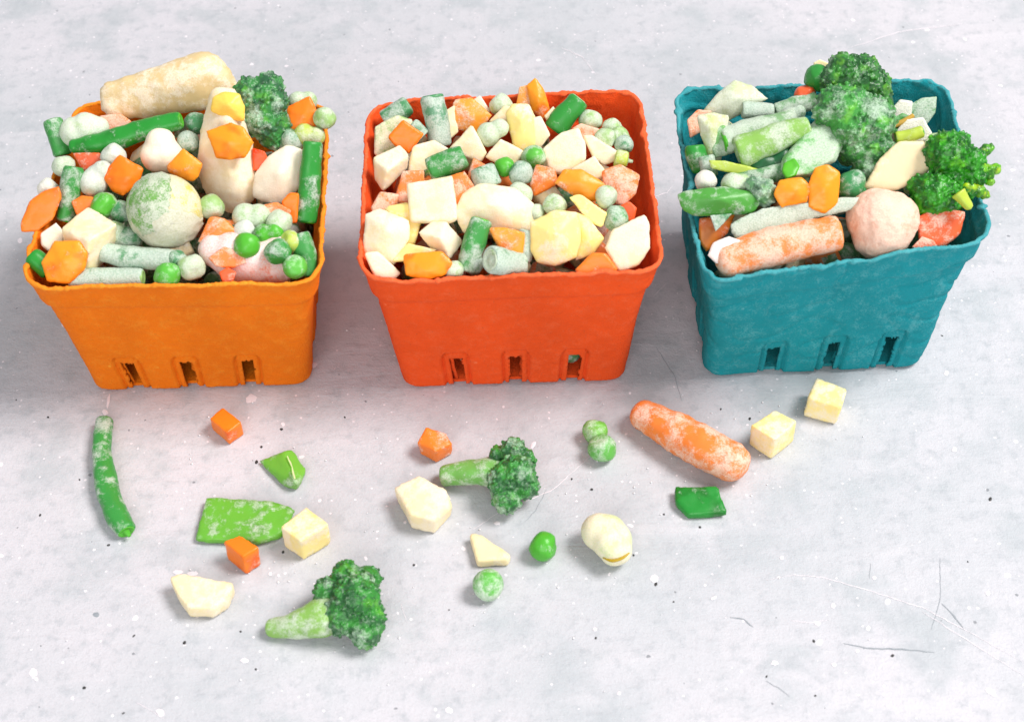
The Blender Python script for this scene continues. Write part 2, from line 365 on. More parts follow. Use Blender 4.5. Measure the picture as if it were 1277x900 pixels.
    bmesh.ops.recalc_face_normals(bm, faces=bm.faces)
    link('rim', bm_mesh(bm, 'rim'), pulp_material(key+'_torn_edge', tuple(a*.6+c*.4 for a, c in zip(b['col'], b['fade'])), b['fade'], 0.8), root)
    # floor of the basket
    bm = bmesh.new(); ring = rounded(bot, 0.012, 12, 6)
    lo = [bm.verts.new(p-cen+(cen-p).normalized()*0.002+Vector((0, 0, 0.0006))) for p in ring]; hi = [bm.verts.new(q.co+Vector((0, 0, 0.0016))) for q in lo]
    bm.faces.new(lo[::-1]); bm.faces.new(hi)
    for i in range(len(lo)): bm.faces.new((lo[i], lo[(i+1) % len(lo)], hi[(i+1) % len(lo)], hi[i]))
    link('base', bm_mesh(bm, 'base'), mat, root, smooth=False)
    # torn flaps of pulp hanging in the front slots
    for si, sf in enumerate(b['slots']):
        rnd = random.Random(sd*10+si); bm = bmesh.new(); L = bot[0].lerp(bot[1], sf); Tm = top[0].lerp(top[1], sf)
        ax = (bot[1]-bot[0]).normalized(); inn = Vector((-ax.y, ax.x, 0)); sg = 1 if si else rnd.choice((-1, 1))
        cols = []
        for r in range(9):
            t = 0.03+0.2*r/8; base = L.lerp(Tm, t)+inn*0.0016
            wdt = 0.0022*(0.5+rnd.random()*0.6)
            cols.append((bm.verts.new(base+ax*sg*0.0034-cen), bm.verts.new(base+ax*sg*(0.0034-wdt)+inn*rnd.uniform(0.0004, 0.0018)-cen)))
        for a, c in zip(cols, cols[1:]): bm.faces.new((a[0], c[0], c[1], a[1]))
        o = link('slot_flap', bm_mesh(bm, 'slot_flap'), mat, root); md = o.modifiers.new('s', 'SOLIDIFY'); md.thickness = 0.0008
    return root
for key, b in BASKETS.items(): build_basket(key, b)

# ------------------------------------------------------------------ heaps
def interp(t, tab):
    if t <= tab[0][0]: return tab[0][1]
    for (a, x), (c, y) in zip(tab, tab[1:]):
        if t <= c: return x+(y-x)*(t-a)/(c-a)
    return tab[-1][1]
HEAP = {'orange': (354, 128, [(0, -5), (.2, -1), (.5, 4), (.8, 8), (1.1, 14), (1.3, 18)]),
        'red': (340, 121, [(0, -5), (.2, -2), (.5, 3), (.8, 2), (1.0, 0), (1.12, 5)]),
        'teal': (330, 108, [(0, -4), (.2, 1), (.5, 6), (.8, 8), (1.0, 8), (1.2, 18)])}
class Spot:                                   # where a vegetable lies: on the table, or on a heap at some height
    def __init__(s, where, px, py, lift=0.0, z=0.0):
        if where == 'table': s.c = at(px, py, z)
        else:
            y0, y1, tab = HEAP[where]
            s.px, s.py = px, py
            if where == 'red': px = 636+(px-636)*1.035
            s.c = at(px, py, RIM+interp((y0-py)/(y0-y1), tab)*0.001)
        s.d = (CAM-s.c).normalized(); s.c = s.c+s.d*lift*0.001
        if where == 'table': s.px, s.py = px, py
        s.m = mpp(s.c)
        s.x = RT; s.y = s.d.cross(RT).normalized()
    def p(s, px, py, dep=0.0):                # offset in the plane facing the heap's front, dep in mm towards the front
        return s.x*((px-s.px)*s.m)+s.y*((s.py-py)*s.m)+s.d*dep*0.001

def hull_mesh(pts, voxel, seed, smooth=4, amp=None):
    bm = bmesh.new()
    for p in pts: bm.verts.new(p)
    r = bmesh.ops.convex_hull(bm, input=bm.verts)
    junk = [g for g in r['geom_interior']+r['geom_unused'] if isinstance(g, bmesh.types.BMVert)]
    if junk: bmesh.ops.delete(bm, geom=list(set(junk)), context='VERTS')
    me = remeshed(bm_mesh(bm, 'piece'), voxel, smooth)
    rough(me, voxel*0.6, 0.05/voxel, seed+3)
    return rough(me, amp or voxel*0.25, 230, seed, voxel*0.16, 900)
GRP = {'orange': 'in the orange basket', 'red': 'in the red basket', 'teal': 'in the teal basket', 'table': 'scattered on the tabletop'}
sid = [0]
def chunk(where, name, cat, outline, inner, color, label, lift=0, thick=None, mat=M_VEG, ridge=None, plural=None, smooth=5, voxdiv=20):
    if ridge is None: ridge = 0.15 if mat is M_CARROT else 0.26
    sid[0] += 1
    cx = sum(p[0] for p in outline)/len(outline); cy = sum(p[1] for p in outline)/len(outline)
    outline = [(cx+(x-cx)*(1.18 if where == 'red' else 1.13), cy+(y-cy)*(1.18 if where == 'red' else 1.13)) for x, y in outline]
    sp = Spot(where, cx, cy, lift)
    xs = [p[0] for p in outline]; ys = [p[1] for p in outline]
    size = math.sqrt((max(xs)-min(xs))*(max(ys)-min(ys)))*sp.m*1000
    th = thick or size*0.75
    pts = []; alt = len(outline) == 6 and len(inner) == 1 and mat is M_CREAM
    for k_, (x, y) in enumerate(outline):
        if alt:                                # a cube seen corner on
            pts.append(sp.p(x, y, -size*ridge if k_ % 2 else 0)); continue
        pts.append(sp.p(x, y, 0)); pts.append(sp.p(cx+(x-cx)*0.72, cy+(y-cy)*0.72, -th))
        if not inner: pts.append(sp.p(cx+(x-cx)*0.93, cy+(y-cy)*0.93, th*0.07))
    if alt: pts.append(sp.p(cx, cy, -size*1.1))
    for x, y in inner: pts.append(sp.p(x, y, size*ridge))
    o = link(name, hull_mesh(pts, size*0.001/voxdiv, sid[0]*1.31, smooth), mat, None, sp.c, color)
    return tag(o, label, cat, (plural or cat+' pieces')+' '+GRP[where])
def block(name, cat, topo, h, color, label, mat=M_VEG, taper=0.96, shift=(0, 0), plural=None, tops=None, smooth=4, voxdiv=17, amp=None):
    """A piece lying on the table: its upper face at height h (mm), standing on its lower face."""
    sid[0] += 1
    T = [at(x, y, (h+(tops[i] if tops else 0))*0.001) for i, (x, y) in enumerate(topo)]
    c = sum(T, Vector())/len(T); size = max((a-b).length for a in T for b in T)
    base = Vector((c.x, c.y, 0)); pts = []
    for p in T:
        pts += [p-base, Vector((c.x+(p.x-c.x)*taper+shift[0]*0.001, c.y+(p.y-c.y)*taper+shift[1]*0.001, 0.0001))-base]
    o = link(name, hull_mesh(pts, size*0.75/voxdiv, sid[0]*1.7, smooth, amp), mat, None, base, color)
    return tag(o, label, cat, (plural or cat+' pieces')+' '+GRP['table'])

# peas: a few wrinkled skins shared by all
def pea_mesh(seed):
    bm = bmesh.new(); bmesh.ops.create_icosphere(bm, subdivisions=4, radius=1.0)
    rnd = random.Random(seed); dents = [Vector((rnd.gauss(0, 1), rnd.gauss(0, 1), rnd.gauss(0, 1))).normalized() for _ in range(7)]
    for v in bm.verts:
        p = v.co.copy(); k = 1+0.07*noise.noise(p*1.3+Vector((seed, 0, 0)))+0.03*noise.noise(p*4+Vector((0, seed, 0)))
        for d in dents: k -= 0.12*max(0, p.dot(d)-0.75)/0.28
        v.co = p*k*0.005
    return bm_mesh(bm, 'pea')
PEAS = [pea_mesh(s) for s in (1.3, 5.1, 9.7, 14.2, 22.0)]
def pea(where, x, y, r, color, label, lift=0, name='pea', cat='pea', mat=M_VEG):
    sid[0] += 1
    color = color[:3]+(color[3]+0.10 if color[3] < 0.5 else color[3],)
    sp = Spot(where, x, y, lift)
    if where == 'table': sp = Spot('table', x, y, 0, r*sp.m*0.97)
    o = link(name, PEAS[sid[0] % 5], mat, None, sp.c, color); o.scale = (r*sp.m*1.07/0.005,)*3
    o.rotation_euler = (sid[0]*1.1, sid[0]*2.3, sid[0]*0.7)
    return tag(o, label, cat, 'peas '+GRP[where])
for me_ in PEAS: me_.materials.append(M_VEG)

def lump(where, name, cat, balls, color, label, lift=0, mat=M_VEG, plural=None, amp=1.0, parent=None, origin=None, group=True, voxdiv=20):
    """One soft mass grown from overlapping balls (px, py, r, lift)."""
    sid[0] += 1
    if where == 'table':
        cs = [(Spot('table', b[0], b[1], 0, (b[3] if len(b) > 3 else b[2]*0.30)*0.001), b[2]) for b in balls]
        cen = origin or Vector((cs[0][0].c.x, cs[0][0].c.y, 0)); P = [(s.c-cen, r*s.m) for s, r in cs]
    else:
        sp = Spot(where, balls[0][0], balls[0][1], lift); cen = origin or sp.c
        P = [(sp.c-cen+sp.p(b[0], b[1], b[3] if len(b) > 3 else 0), b[2]*sp.m) for b in balls]
    bm = bmesh.new()
    for p, r in P: bmesh.ops.create_icosphere(bm, subdivisions=3, radius=r, matrix=Matrix.Translation(p))
    ext = max((a-b).length+r+q for a, r in P for b, q in P)
    me = remeshed(bm_mesh(bm, name), ext/voxdiv/1.2, 5)
    rough(me, ext*0.018*amp, 200, sid[0]*2.1, ext*0.007*amp, 700)
    o = link(name, me, mat, parent, cen if parent is None else None, color)
    if parent is None: tag(o, label, cat, (plural or cat+' pieces')+' '+GRP[where])
    return o

def tube_mesh(P, R, sides=22, flat=0.9, ridge=0.05, seed=0.0, hole=False, up=None, step=0.0011, roundend=(False, False), lumpy=0.17):
    """Bean or stalk along a smooth line P (local metres) with radii R; cut flat or rounded off at either end."""
    n0 = len(P); L = [0]
    for a, b in zip(P, P[1:]): L.append(L[-1]+(b-a).length)
    k = max(8, int(L[-1]/step)); pts, rad = [], []
    def cr(i, t, A):
        a, b, c, d = A[max(0, i-1)], A[i], A[min(n0-1, i+1)], A[min(n0-1, i+2)]
        return 0.5*(2*b+(c-a)*t+(2*a-5*b+4*c-d)*t*t+(3*b-a-3*c+d)*t**3)
    for s in range(k+1):
        x = L[-1]*s/k; i = 0
        while i < n0-2 and L[i+1] < x: i += 1
        t = (x-L[i])/max(1e-9, L[i+1]-L[i]); pts.append(cr(i, t, P)); r = R[i]+(R[i+1]-R[i])*t
        e0, e1 = x, L[-1]-x
        if roundend[0] and e0 < r: r *= math.sqrt(max(0.02, 1-(1-e0/r)**2))
        if roundend[1] and e1 < r: r *= math.sqrt(max(0.02, 1-(1-e1/r)**2))
        r *= 1+0.05*noise.noise(Vector((x*110, seed, 0)))
        for e_, q_ in ((e0, 0), (e1, 1)):
            if e_ < 0.28*r and not roundend[q_]: r *= 0.93+0.07*e_/(0.28*r)
        rad.append(r)
    bm = bmesh.new(); rings = []; upv = up or Vector((0, 0, 1))
    for s in range(k+1):
        T = (pts[min(k, s+1)]-pts[max(0, s-1)]).normalized(); A = T.cross(upv).normalized(); B = A.cross(T)
        ring = []
        for j in range(sides):
            t = 2*math.pi*j/sides; c, q = math.cos(t), math.sin(t)
            r = rad[s]*(1+ridge*(max(0, math.cos(t-0.9))**14)-ridge*0.8*(max(0, math.cos(t-1.35))**30))
            p = pts[s]+A*(c*r)+B*(q*r*flat)
            ring.append(p+(p-pts[s])*(lumpy*noise.noise(p*120+Vector((seed, 0, 0)))+0.07*noise.noise(p*300+Vector((0, seed, 0)))+0.035*noise.noise(p*800)))
        rings.append([bm.verts.new(p) for p in ring])
    for a, b in zip(rings, rings[1:]):
        for j in range(sides): bm.faces.new((a[j], a[(j+1) % sides], b[(j+1) % sides], b[j]))
    for ring, cpt, sg, rr in ((rings[0], pts[0], (pts[1]-pts[0]).normalized(), rad[0]), (rings[-1], pts[-1], (pts[-2]-pts[-1]).normalized(), rad[-1])):
        prof = ((0.90, -0.07), (0.74, 0.03), (0.5, 0.12), (0.34, 0.1), (0.22, 0.9 if hole else 0.18))
        prev = ring
        for f, dp in prof:
            cur = [bm.verts.new(cpt+(v.co-cpt)*f+sg*(rr*dp)) for v in ring]
            for j in range(sides): bm.faces.new((prev[j], prev[(j+1) % sides], cur[(j+1) % sides], cur[j]))
            prev = cur
        bm.faces.new(prev)
    bmesh.ops.recalc_face_normals(bm, faces=bm.faces)
    return bm_mesh(bm, 'tube')
def bean(where, pts, r, color, label, lift=0, lifts=None, hole=False, name='green_bean', cat='green bean', mat=M_VEG, plural=None, roundend=(False, False), flat=0.9, ridge=0.05, end=None, parent=None, origin=None):
    sid[0] += 1
    R = r if isinstance(r, (list, tuple)) else [r]*len(pts)
    cx = sum(p[0] for p in pts)/len(pts); cy = sum(p[1] for p in pts)/len(pts)
    if where == 'table':
        m0 = mpp(at(cx, cy)); P = [at(x, y, q*m0*(lifts[i] if lifts else 0.88)) for i, ((x, y), q) in enumerate(zip(pts, R))]
        cen = origin or Vector(at(cx, cy, 0)); P = [p-cen for p in P]; m = m0
    else:
        sp = Spot(where, cx, cy, lift); cen = origin or sp.c; m = sp.m
        P = [sp.c-cen+sp.p(x, y, (lifts[i] if lifts else 0)) for i, (x, y) in enumerate(pts)]
    me = tube_mesh(P, [q*m for q in R], lumpy=0.05 if mat is M_CARROT else 0.17, seed=sid[0]*1.9, hole=hole, roundend=roundend, flat=flat, ridge=ridge, step=min(0.0011, max(R)*m*0.25), up=None if where == 'table' else Vector((0.3+0.5*math.sin(sid[0]*2.0), -0.5, 0.8)))
    if end is not None and parent is None:      # a cut end of its own colour
        e = empty(name, cen, label, cat, (plural or cat+'s')+' '+GRP[where]); link('pod', me, mat, e, None, color)
        for which, ecol in end:
            P0, P1 = (P[0], P[1]) if which == 0 else (P[-1], P[-2]); rr = (R[0] if which == 0 else R[-1])*m
            T = (P0-P1).normalized(); em = tube_mesh([P0-T*rr*0.10, P0+T*rr*0.0, P0+T*rr*0.07], [rr*0.97, rr*0.95, rr*0.9], seed=sid[0], hole=hole, flat=flat, ridge=0, step=rr*0.05)
            link('cut_end', em, mat, e, None, ecol)
        return e
    o = link(name, me, mat, parent, cen if parent is None else None, color)
    if parent is None: tag(o, label, cat, (plural or cat+'s')+' '+GRP[where])
    return o

def broccoli(where, lobes, stem, label, lift=0, crown=(0.03, 0.20, 0.025, .4), stemc=(0.20, 0.42, 0.10, .4), nbud=700, bud=1.15, seed=1, stem_lifts=None, branches=(), stem_poly=None, tips=()):
    """A floret: tapering stem, and a crown of lobes covered in tight buds."""
    rnd = random.Random(seed)
    if where == 'table':
        cs = [(at(b[0], b[1], b[3]*0.001), b[2]) for b in lobes]; cen = Vector(at(lobes[0][0], lobes[0][1], 0)); m = mpp(cen)
    else:
        sp = Spot(where, lobes[0][0], lobes[0][1], lift); cen = sp.c; m = sp.m
        cs = [(sp.c+sp.p(b[0], b[1], b[3]), b[2]) for b in lobes]
    e = empty('broccoli_floret', cen, label, 'broccoli', 'broccoli florets '+GRP[where])
    bm = bmesh.new(); P = [(c-cen, r*m) for c, r in cs]; tot = sum(r*r for _, r in P)
    for p, r in P: bmesh.ops.create_icosphere(bm, subdivisions=3, radius=r*0.95, matrix=Matrix.Translation(p))
    for p, r in P:
        for k in range(int(nbud*r*r/tot)):
            d = Vector((rnd.gauss(0, 1), rnd.gauss(0, 1), rnd.gauss(0, 1))).normalized(); q = p+d*r*rnd.uniform(0.93, 1.04)
            if any((q-a).length < b*0.9 for a, b in P if a is not p): continue
            bmesh.ops.create_icosphere(bm, subdivisions=1, radius=bud*0.001*rnd.uniform(0.45, 0.85), matrix=Matrix.Translation(q))
    me = remeshed(bm_mesh(bm, 'crown'), 0.0004, 1, 0.35)
    rough(me, 0.00022, 1400, seed)
    if where == 'table':                        # settle on the tabletop
        lowest = min(v.co.z for v in me.vertices)
        for v in me.vertices: v.co.z = max(v.co.z, 0.0003-cen.z)
    link('crown', me, M_BROC, e, None, crown)
    if stem:
        bean(where, [s[:2] for s in stem], [s[2] for s in stem], stemc, None, lift=lift, lifts=stem_lifts, name='stem', mat=M_VEG, parent=e, origin=cen, ridge=0.08, flat=0.95, roundend=(False, True))
    if stem_poly:                              # a broad trunk cut off at its foot, with a fresh green cut
        for nm, poly, dep, th, colr in stem_poly:
            px, py = sum(p[0] for p in poly)/len(poly), sum(p[1] for p in poly)/len(poly); pts = []
            for x, y in poly: q = dep+(y-150)*0.2; pts += [sp.c-cen+sp.p(x, y, q), sp.c-cen+sp.p(px+(x-px)*.8, py+(y-py)*.8, q+th*.3), sp.c-cen+sp.p(px+(x-px)*.7, py+(y-py)*.7, q-th)]
            link(nm, hull_mesh(pts, 0.0007, seed+th, 5), M_VEG, e, None, colr)
    for balls, colr in tips:                   # young pale tips
        bm = bmesh.new()
        for x, y, r, dep in balls:
            for k in range(14):
                d = Vector((rnd.gauss(0, 1), rnd.gauss(0, 1), rnd.gauss(0, 1))).normalized()*(r*m*0.62 if k else 0)
                bmesh.ops.create_icosphere(bm, subdivisions=2, radius=r*m*(0.8 if not k else rnd.uniform(.25, .5)), matrix=Matrix.Translation(sp.c-cen+sp.p(x, y, dep)+d))
        link('tip', rough(remeshed(bm_mesh(bm, 'tip'), 0.00045, 2), 0.0002, 900, seed), M_BROC, e, None, colr)
    for br in branches:
        bean(where, [s[:2] for s in br[0]], [s[2] for s in br[0]], br[1], None, lift=lift, lifts=br[2], name='branch', mat=M_BROC, parent=e, origin=cen, ridge=0.05, roundend=(False, True))
    return e

# colours (linear) with the frost amount
def G(f): return (0.012, 0.26, 0.022, f)        # bean green
def GB(f): return (0.07, 0.42, 0.015, f)        # bright pea green
def GP(f): return (0.28, 0.48, 0.13, f)         # pale green
def GY(f): return (0.45, 0.58, 0.06, f)         # yellow green
def GD(f): return (0.02, 0.23, 0.06, f)         # dark frosty green
def OR(f): return (0.90, 0.205, 0.008, f)       # carrot
def OY(f): return (0.92, 0.31, 0.012, f)        # yellow carrot
def RO(f): return (0.85, 0.10, 0.01, f)         # red carrot
def CR(f): return (0.91, 0.76, 0.44, f)         # cream root
def CY(f): return (0.95, 0.76, 0.26, f)         # yellow cream
def WH(f): return (0.84, 0.78, 0.62, f)         # white
# ------------------------------------------------------------------ buried filling, seen only in the gaps of each heap
def buried(key, n, drop):
    b = BASKETS[key]; rnd = random.Random(b['seed']*7); bm = bmesh.new(); y0, y1, tab = HEAP[key]; cen = b['cen']
    for k in range(n):
        u, v = rnd.uniform(0.04, 0.96), rnd.uniform(0.04, 0.96)
        zt = rnd.random()
        def P(q): return q[0].lerp(q[1], u).lerp(q[3].lerp(q[2], u), v)
        z = 0.007+zt*(RIM-0.007+interp(v, tab)*0.001-drop)
        p = P(b['bot3']).lerp(P(b['top3']), z/RIM); c = Vector((b['cen'].x, b['cen'].y, 0)); q = Vector((p.x, p.y, 0))
        q = c+(q-c)*(0.89 if zt < 0.4 else 0.86); p = Vector((q.x, q.y, z))-cen
        s = rnd.uniform(0.005, 0.0085); kind = rnd.choice((0, 0, 0, 1, 2) if key != 'red' else (0, 1, 1, 2, 2))
        nf = len(bm.faces); rot = Matrix.Rotation(rnd.uniform(0, 6), 4, Vector((rnd.gauss(0, 1), rnd.gauss(0, 1), rnd.gauss(0, 1))).normalized())
        M = Matrix.Translation(p) @ rot
        if kind == 0: bmesh.ops.create_icosphere(bm, subdivisions=2, radius=s*0.8, matrix=M @ Matrix.Diagonal((1, 1, rnd.choice((1, 1, 1.8)), 1)))
        else:
            g = bmesh.ops.create_cube(bm, size=s*1.5, matrix=M); es = list({e for v_ in g['verts'] for e in v_.link_edges})
            bmesh.ops.bevel(bm, geom=es, offset=s*0.25, segments=2, affect='EDGES', profile=0.5)
        bm.faces.ensure_lookup_table()
        for f in bm.faces[nf:]: f.material_index = kind
    me = bm_mesh(bm, 'vegetable_filling')
    for m in FILL: me.materials.append(m)
    o = link('vegetable_filling', me, None, None, cen); o['kind'] = 'stuff'
    o['label'] = 'frozen vegetable pieces buried below the top layer of the %s basket' % key; o['category'] = 'vegetable filling'
for k_, d_ in (('orange', 0.014), ('red', 0.012), ('teal', 0.016)): buried(k_, 150, d_)

# ------------------------------------------------------------------ orange basket
o_ = 'orange'
chunk(o_, 'artichoke_heart', 'artichoke', [(131, 108), (165, 97), (205, 84), (250, 70), (266, 72), (284, 92), (293, 110), (288, 124), (262, 134), (228, 137), (185, 145), (148, 145), (133, 137)], [(252, 84), (235, 105)], (0.70, 0.52, 0.25, .5), 'long beige tapering vegetable heart lying across the back of the orange basket', lift=6, thick=14, mat=M_CREAM, ridge=.18)
bean(o_, [(85, 183), (125, 178), (170, 165), (226, 150)], [8, 13, 14, 11], G(.22), 'long glossy green bean pod lying across the orange basket heap', lift=9, roundend=(True, False), end=[(1, GB(.2))])
bean(o_, [(66, 150), (72, 170), (78, 193)], [11, 12, 11], G(.45), 'short green bean leaning at the back left rim of the orange basket', lift=2, end=[(0, GB(.1))])
lump(o_, 'lima_bean', 'lima bean', [(94, 165, 20), (108, 160, 20), (122, 160, 15)], (0.45, 0.58, 0.30, .78), 'white frosted pale green bean seed under the long green pod', lift=4)
chunk(o_, 'carrot_chunk', 'carrot', [(126, 146), (150, 143), (163, 152), (155, 166), (132, 162)], [], OR(.6), 'frosty carrot piece just above the long green bean pod', lift=3, mat=M_CARROT, plural='carrot chunks')
lump(o_, 'white_bean', 'white bean', [(200, 178, 19), (195, 194, 21), (207, 194, 21)], WH(.72), 'smooth creamy white knob below the tip of the long green pod', lift=9, mat=M_CREAM)
pea(o_, 244, 154, 14, GD(.55), 'dark frosted pea right of the tip of the long green pod', 2)
pea(o_, 235, 177, 13.5, GD(.6), 'frosted pea left of the tapering cream spear, lower of two', 4)
chunk(o_, 'carrot_chunk', 'carrot', [(128, 219), (150, 195), (177, 211), (171, 229), (153, 243), (141, 238)], [(158, 222)], OR(.05), 'bright orange carrot dice between white knobs in the orange basket', lift=9, mat=M_CARROT, plural='carrot chunks')
pea(o_, 141, 195, 15, (0.5, 0.55, 0.38, .85), 'white frosted pea touching the bright carrot dice from above left', 7)
lump(o_, 'pea_clump', 'pea clump', [(116, 228, 18), (128, 213, 13), (119, 218, 12)], (0.45, 0.50, 0.35, .85), 'frost white clump of peas left of the bright carrot dice', lift=5)
chunk(o_, 'carrot_chunk', 'carrot', [(93, 192), (124, 192), (128, 203), (112, 214), (102, 210)], [], RO(.5), 'dark red frosty carrot piece below the long green pod', lift=3, mat=M_CARROT, plural='carrot chunks')
bean(o_, [(93, 209), (88, 240), (80, 275)], [12, 13, 11], G(.42), 'upright ridged green bean beside the carrot wedge at the left rim', lift=4, end=[(1, GB(.2))])
pea(o_, 80, 208, 14, GP(.7), 'pale frosted pea at the left rim above the upright bean', 2)
pea(o_, 61, 236, 13, WH(.6), 'creamy white frosted pea above the carrot wedge', 1)
chunk(o_, 'carrot_wedge', 'carrot', [(26, 288), (27, 276), (38, 252), (55, 240), (73, 235), (76, 248), (66, 272), (47, 287)], [], OR(.22), 'orange carrot wedge jutting out over the left rim of the orange basket', lift=7, thick=8, mat=M_CARROT, plural='carrot chunks')
chunk(o_, 'carrot_chunk', 'carrot', [(90, 252), (102, 245), (117, 247), (113, 262), (96, 269)], [], OR(.3), 'small carrot bit tucked against a bright pea above the big cream cube', lift=5, mat=M_CARROT, plural='carrot chunks')
pea(o_, 129, 256, 16.5, GB(.3), 'bright green pea right behind the big cream cube', 6)
chunk(o_, 'potato_cube', 'potato', [(78, 286), (111, 259), (145, 280), (143, 312), (108, 344), (84, 330)], [(110, 300)], CR(.55), 'big pale cream cube at the front left of the orange basket', lift=8, mat=M_CREAM, plural='potato cubes', ridge=.42)
chunk(o_, 'carrot_chunk', 'carrot', [(54, 327), (69, 303), (99, 303), (107, 318), (103, 335), (86, 352), (60, 349)], [(80, 325)], OY(.15), 'fuzzy orange carrot dice leaning on the big cream cube', lift=10, mat=M_CARROT, plural='carrot chunks')
chunk(o_, 'potato_cube', 'potato', [(52, 292), (70, 279), (79, 290), (77, 303), (62, 313), (53, 305)], [], WH(.7), 'small frost white bit left of the big cream cube', lift=3, mat=M_CREAM, plural='potato cubes')
bean(o_, [(40, 318), (62, 338)], [12, 13], G(.2), 'dark green bean end under the fuzzy carrot dice at the front left corner', lift=3)
bean(o_, [(128, 314), (165, 321), (221, 324)], [13, 15, 13], GD(.82), 'frost covered green bean under the brussels sprout', lift=2, end=[(1, G(.3))])
bean(o_, [(88, 348), (130, 347), (178, 346)], [13, 14, 12], GD(.82), 'frost covered green bean along the front rim of the orange basket', lift=1, end=[(1, GP(.4))])
pea(o_, 209, 343, 16.5, GB(.35), 'bright veined pea at the middle of the front rim of the orange basket', 5)
pea(o_, 143, 290, 16, GP(.75), 'pale frosted pea right of the big cream cube', 1)
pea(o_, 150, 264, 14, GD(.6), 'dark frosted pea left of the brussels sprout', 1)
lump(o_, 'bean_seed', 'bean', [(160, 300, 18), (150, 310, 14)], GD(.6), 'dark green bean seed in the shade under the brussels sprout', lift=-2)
# brussels sprout: a core wrapped in overlapping leaves
sp_ = Spot(o_, 204, 263, 8); e_ = empty('brussels_sprout', sp_.c, 'large round brussels sprout white with frost in the middle of the orange basket', 'brussels sprout')
R_ = 48*sp_.m
VA = (sp_.x*-0.55+sp_.y*-0.62+sp_.d*0.35).normalized(); VB = VA.cross(sp_.d).normalized(); VC = VA.cross(VB)
def veined(v):                              # leaf ribs fanning out from the cut stem end
    q = v.normalized(); a = math.atan2(q.dot(VB), q.dot(VC))+0.35*noise.noise(q*3)
    far = 1-abs(q.dot(VA))**4
    return 1+far*(0.045*max(0, 1-abs(math.sin(a*3.5))*4)+0.018*max(0, 1-abs(math.sin(a*8+q.dot(VA)*9))*3))-0.05*max(0, q.dot(VA)-0.93)/0.07
bm = bmesh.new(); bmesh.ops.create_icosphere(bm, subdivisions=5, radius=R_*0.955)
for v in bm.verts: v.co *= (1+0.10*noise.noise(v.co*42))*veined(v.co)
link('core', bm_mesh(bm, 'core'), M_SPROUT, e_, None, (0.70, 0.60, 0.06, .70))
for k_, (dx, dy, dz, cosw) in enumerate([(-.70, .30, .6, .38), (.1, -.8, .3, .35)]):
    D = (sp_.x*dx+sp_.y*dy+sp_.d*dz).normalized(); bm = bmesh.new(); bmesh.ops.create_icosphere(bm, subdivisions=5, radius=R_*(0.972-0.002*k_))
    bmesh.ops.delete(bm, geom=[v for v in bm.verts if v.co.normalized().dot(D) < cosw+0.12*noise.noise(v.co*110+Vector((k_, 0, 0)))], context='VERTS')
    for v in bm.verts:
        q = v.co.normalized().dot(D); v.co *= (1+0.10*noise.noise(v.co*42)+0.012*noise.noise(v.co*150+Vector((k_, 0, 0))))*veined(v.co)
        v.co *= 1-0.006*max(0, 1-6*abs(noise.noise(v.co*95)))*(0.5+noise.noise(v.co*40))+0.012*noise.noise(v.co*330)
    o2 = link('leaf', bm_mesh(bm, 'leaf'), M_SPROUT, e_, None, ((0.09, 0.33, 0.012, .66), (0.40, 0.42, 0.12, .86))[k_])
    md = o2.modifiers.new('t', 'SOLIDIFY'); md.thickness = 0.0003; md.offset = 1
chunk(o_, 'carrot_chunk', 'carrot', [(210, 208), (229, 187), (252, 205), (246, 220), (239, 226), (212, 215)], [(232, 210)], OY(.22), 'orange carrot dice between the brussels sprout and the white knob', lift=10, mat=M_CARROT, plural='carrot chunks')
chunk(o_, 'vegetable_spear', 'vegetable spear', [(266, 120), (280, 115), (297, 119), (306, 150), (314, 185), (318, 238), (303, 257), (285, 260), (263, 250), (247, 210), (254, 165)], [(285, 150), (288, 220)], (0.84, 0.68, 0.42, .62), 'thick cream spear with yellow tip standing in the orange basket', lift=5, thick=16, mat=M_CREAM, ridge=.25)
chunk(o_, 'spear_tip', 'vegetable spear', [(268, 122), (280, 116), (298, 118), (304, 134), (303, 150), (285, 148), (264, 138)], [(285, 130)], (0.92, 0.62, 0.10, .15), 'bright yellow tip piece at the head of the thick cream spear', lift=26, thick=8, mat=M_CREAM, plural='vegetable tips')
chunk(o_, 'carrot_slice', 'carrot', [(260, 165), (289, 155), (304, 161), (314, 178), (305, 196), (286, 198), (270, 196)], [(287, 178)], OY(.05), 'faceted orange carrot slice lying on the thick cream spear', lift=21, thick=7, mat=M_CARROT, plural='carrot chunks', ridge=.15)
broccoli(o_, [(330, 128, 30, 0), (338, 155, 26, 0), (312, 115, 20, 1), (336, 110, 20, 0), (322, 150, 22, 3), (340, 172, 16, 0)], None, 'dark green broccoli crown without visible stem at the back of the orange basket', lift=13, seed=5, crown=(0.02, 0.20, 0.03, .38))
chunk(o_, 'carrot_chunk', 'carrot', [(360, 160), (358, 136), (386, 122), (394, 139), (391, 160), (370, 167)], [(378, 145)], OR(.1), 'orange carrot dice right of the broccoli crown at the back right corner', lift=7, mat=M_CARROT, plural='carrot chunks')
pea(o_, 405, 148, 13.5, GP(.45), 'pale green pea sitting on the right rim of the orange basket', 8)
lump(o_, 'bean_seed', 'bean', [(372, 128, 14), (384, 126, 12)], GP(.7), 'pale bean seed behind the back right carrot dice', lift=3)
lump(o_, 'bean_seed', 'bean', [(380, 168, 14), (394, 170, 12)], GY(.5), 'yellowish bean seed below the back right carrot dice', lift=3)
pea(o_, 362, 176, 16, GD(.5), 'dark frosted pea under the back right carrot dice', 1)
bean(o_, [(391, 178), (387, 225), (380, 276)], [12, 14, 14], G(.32), 'long green bean standing along the right wall of the orange basket', lift=5, end=[(1, GB(.1))])
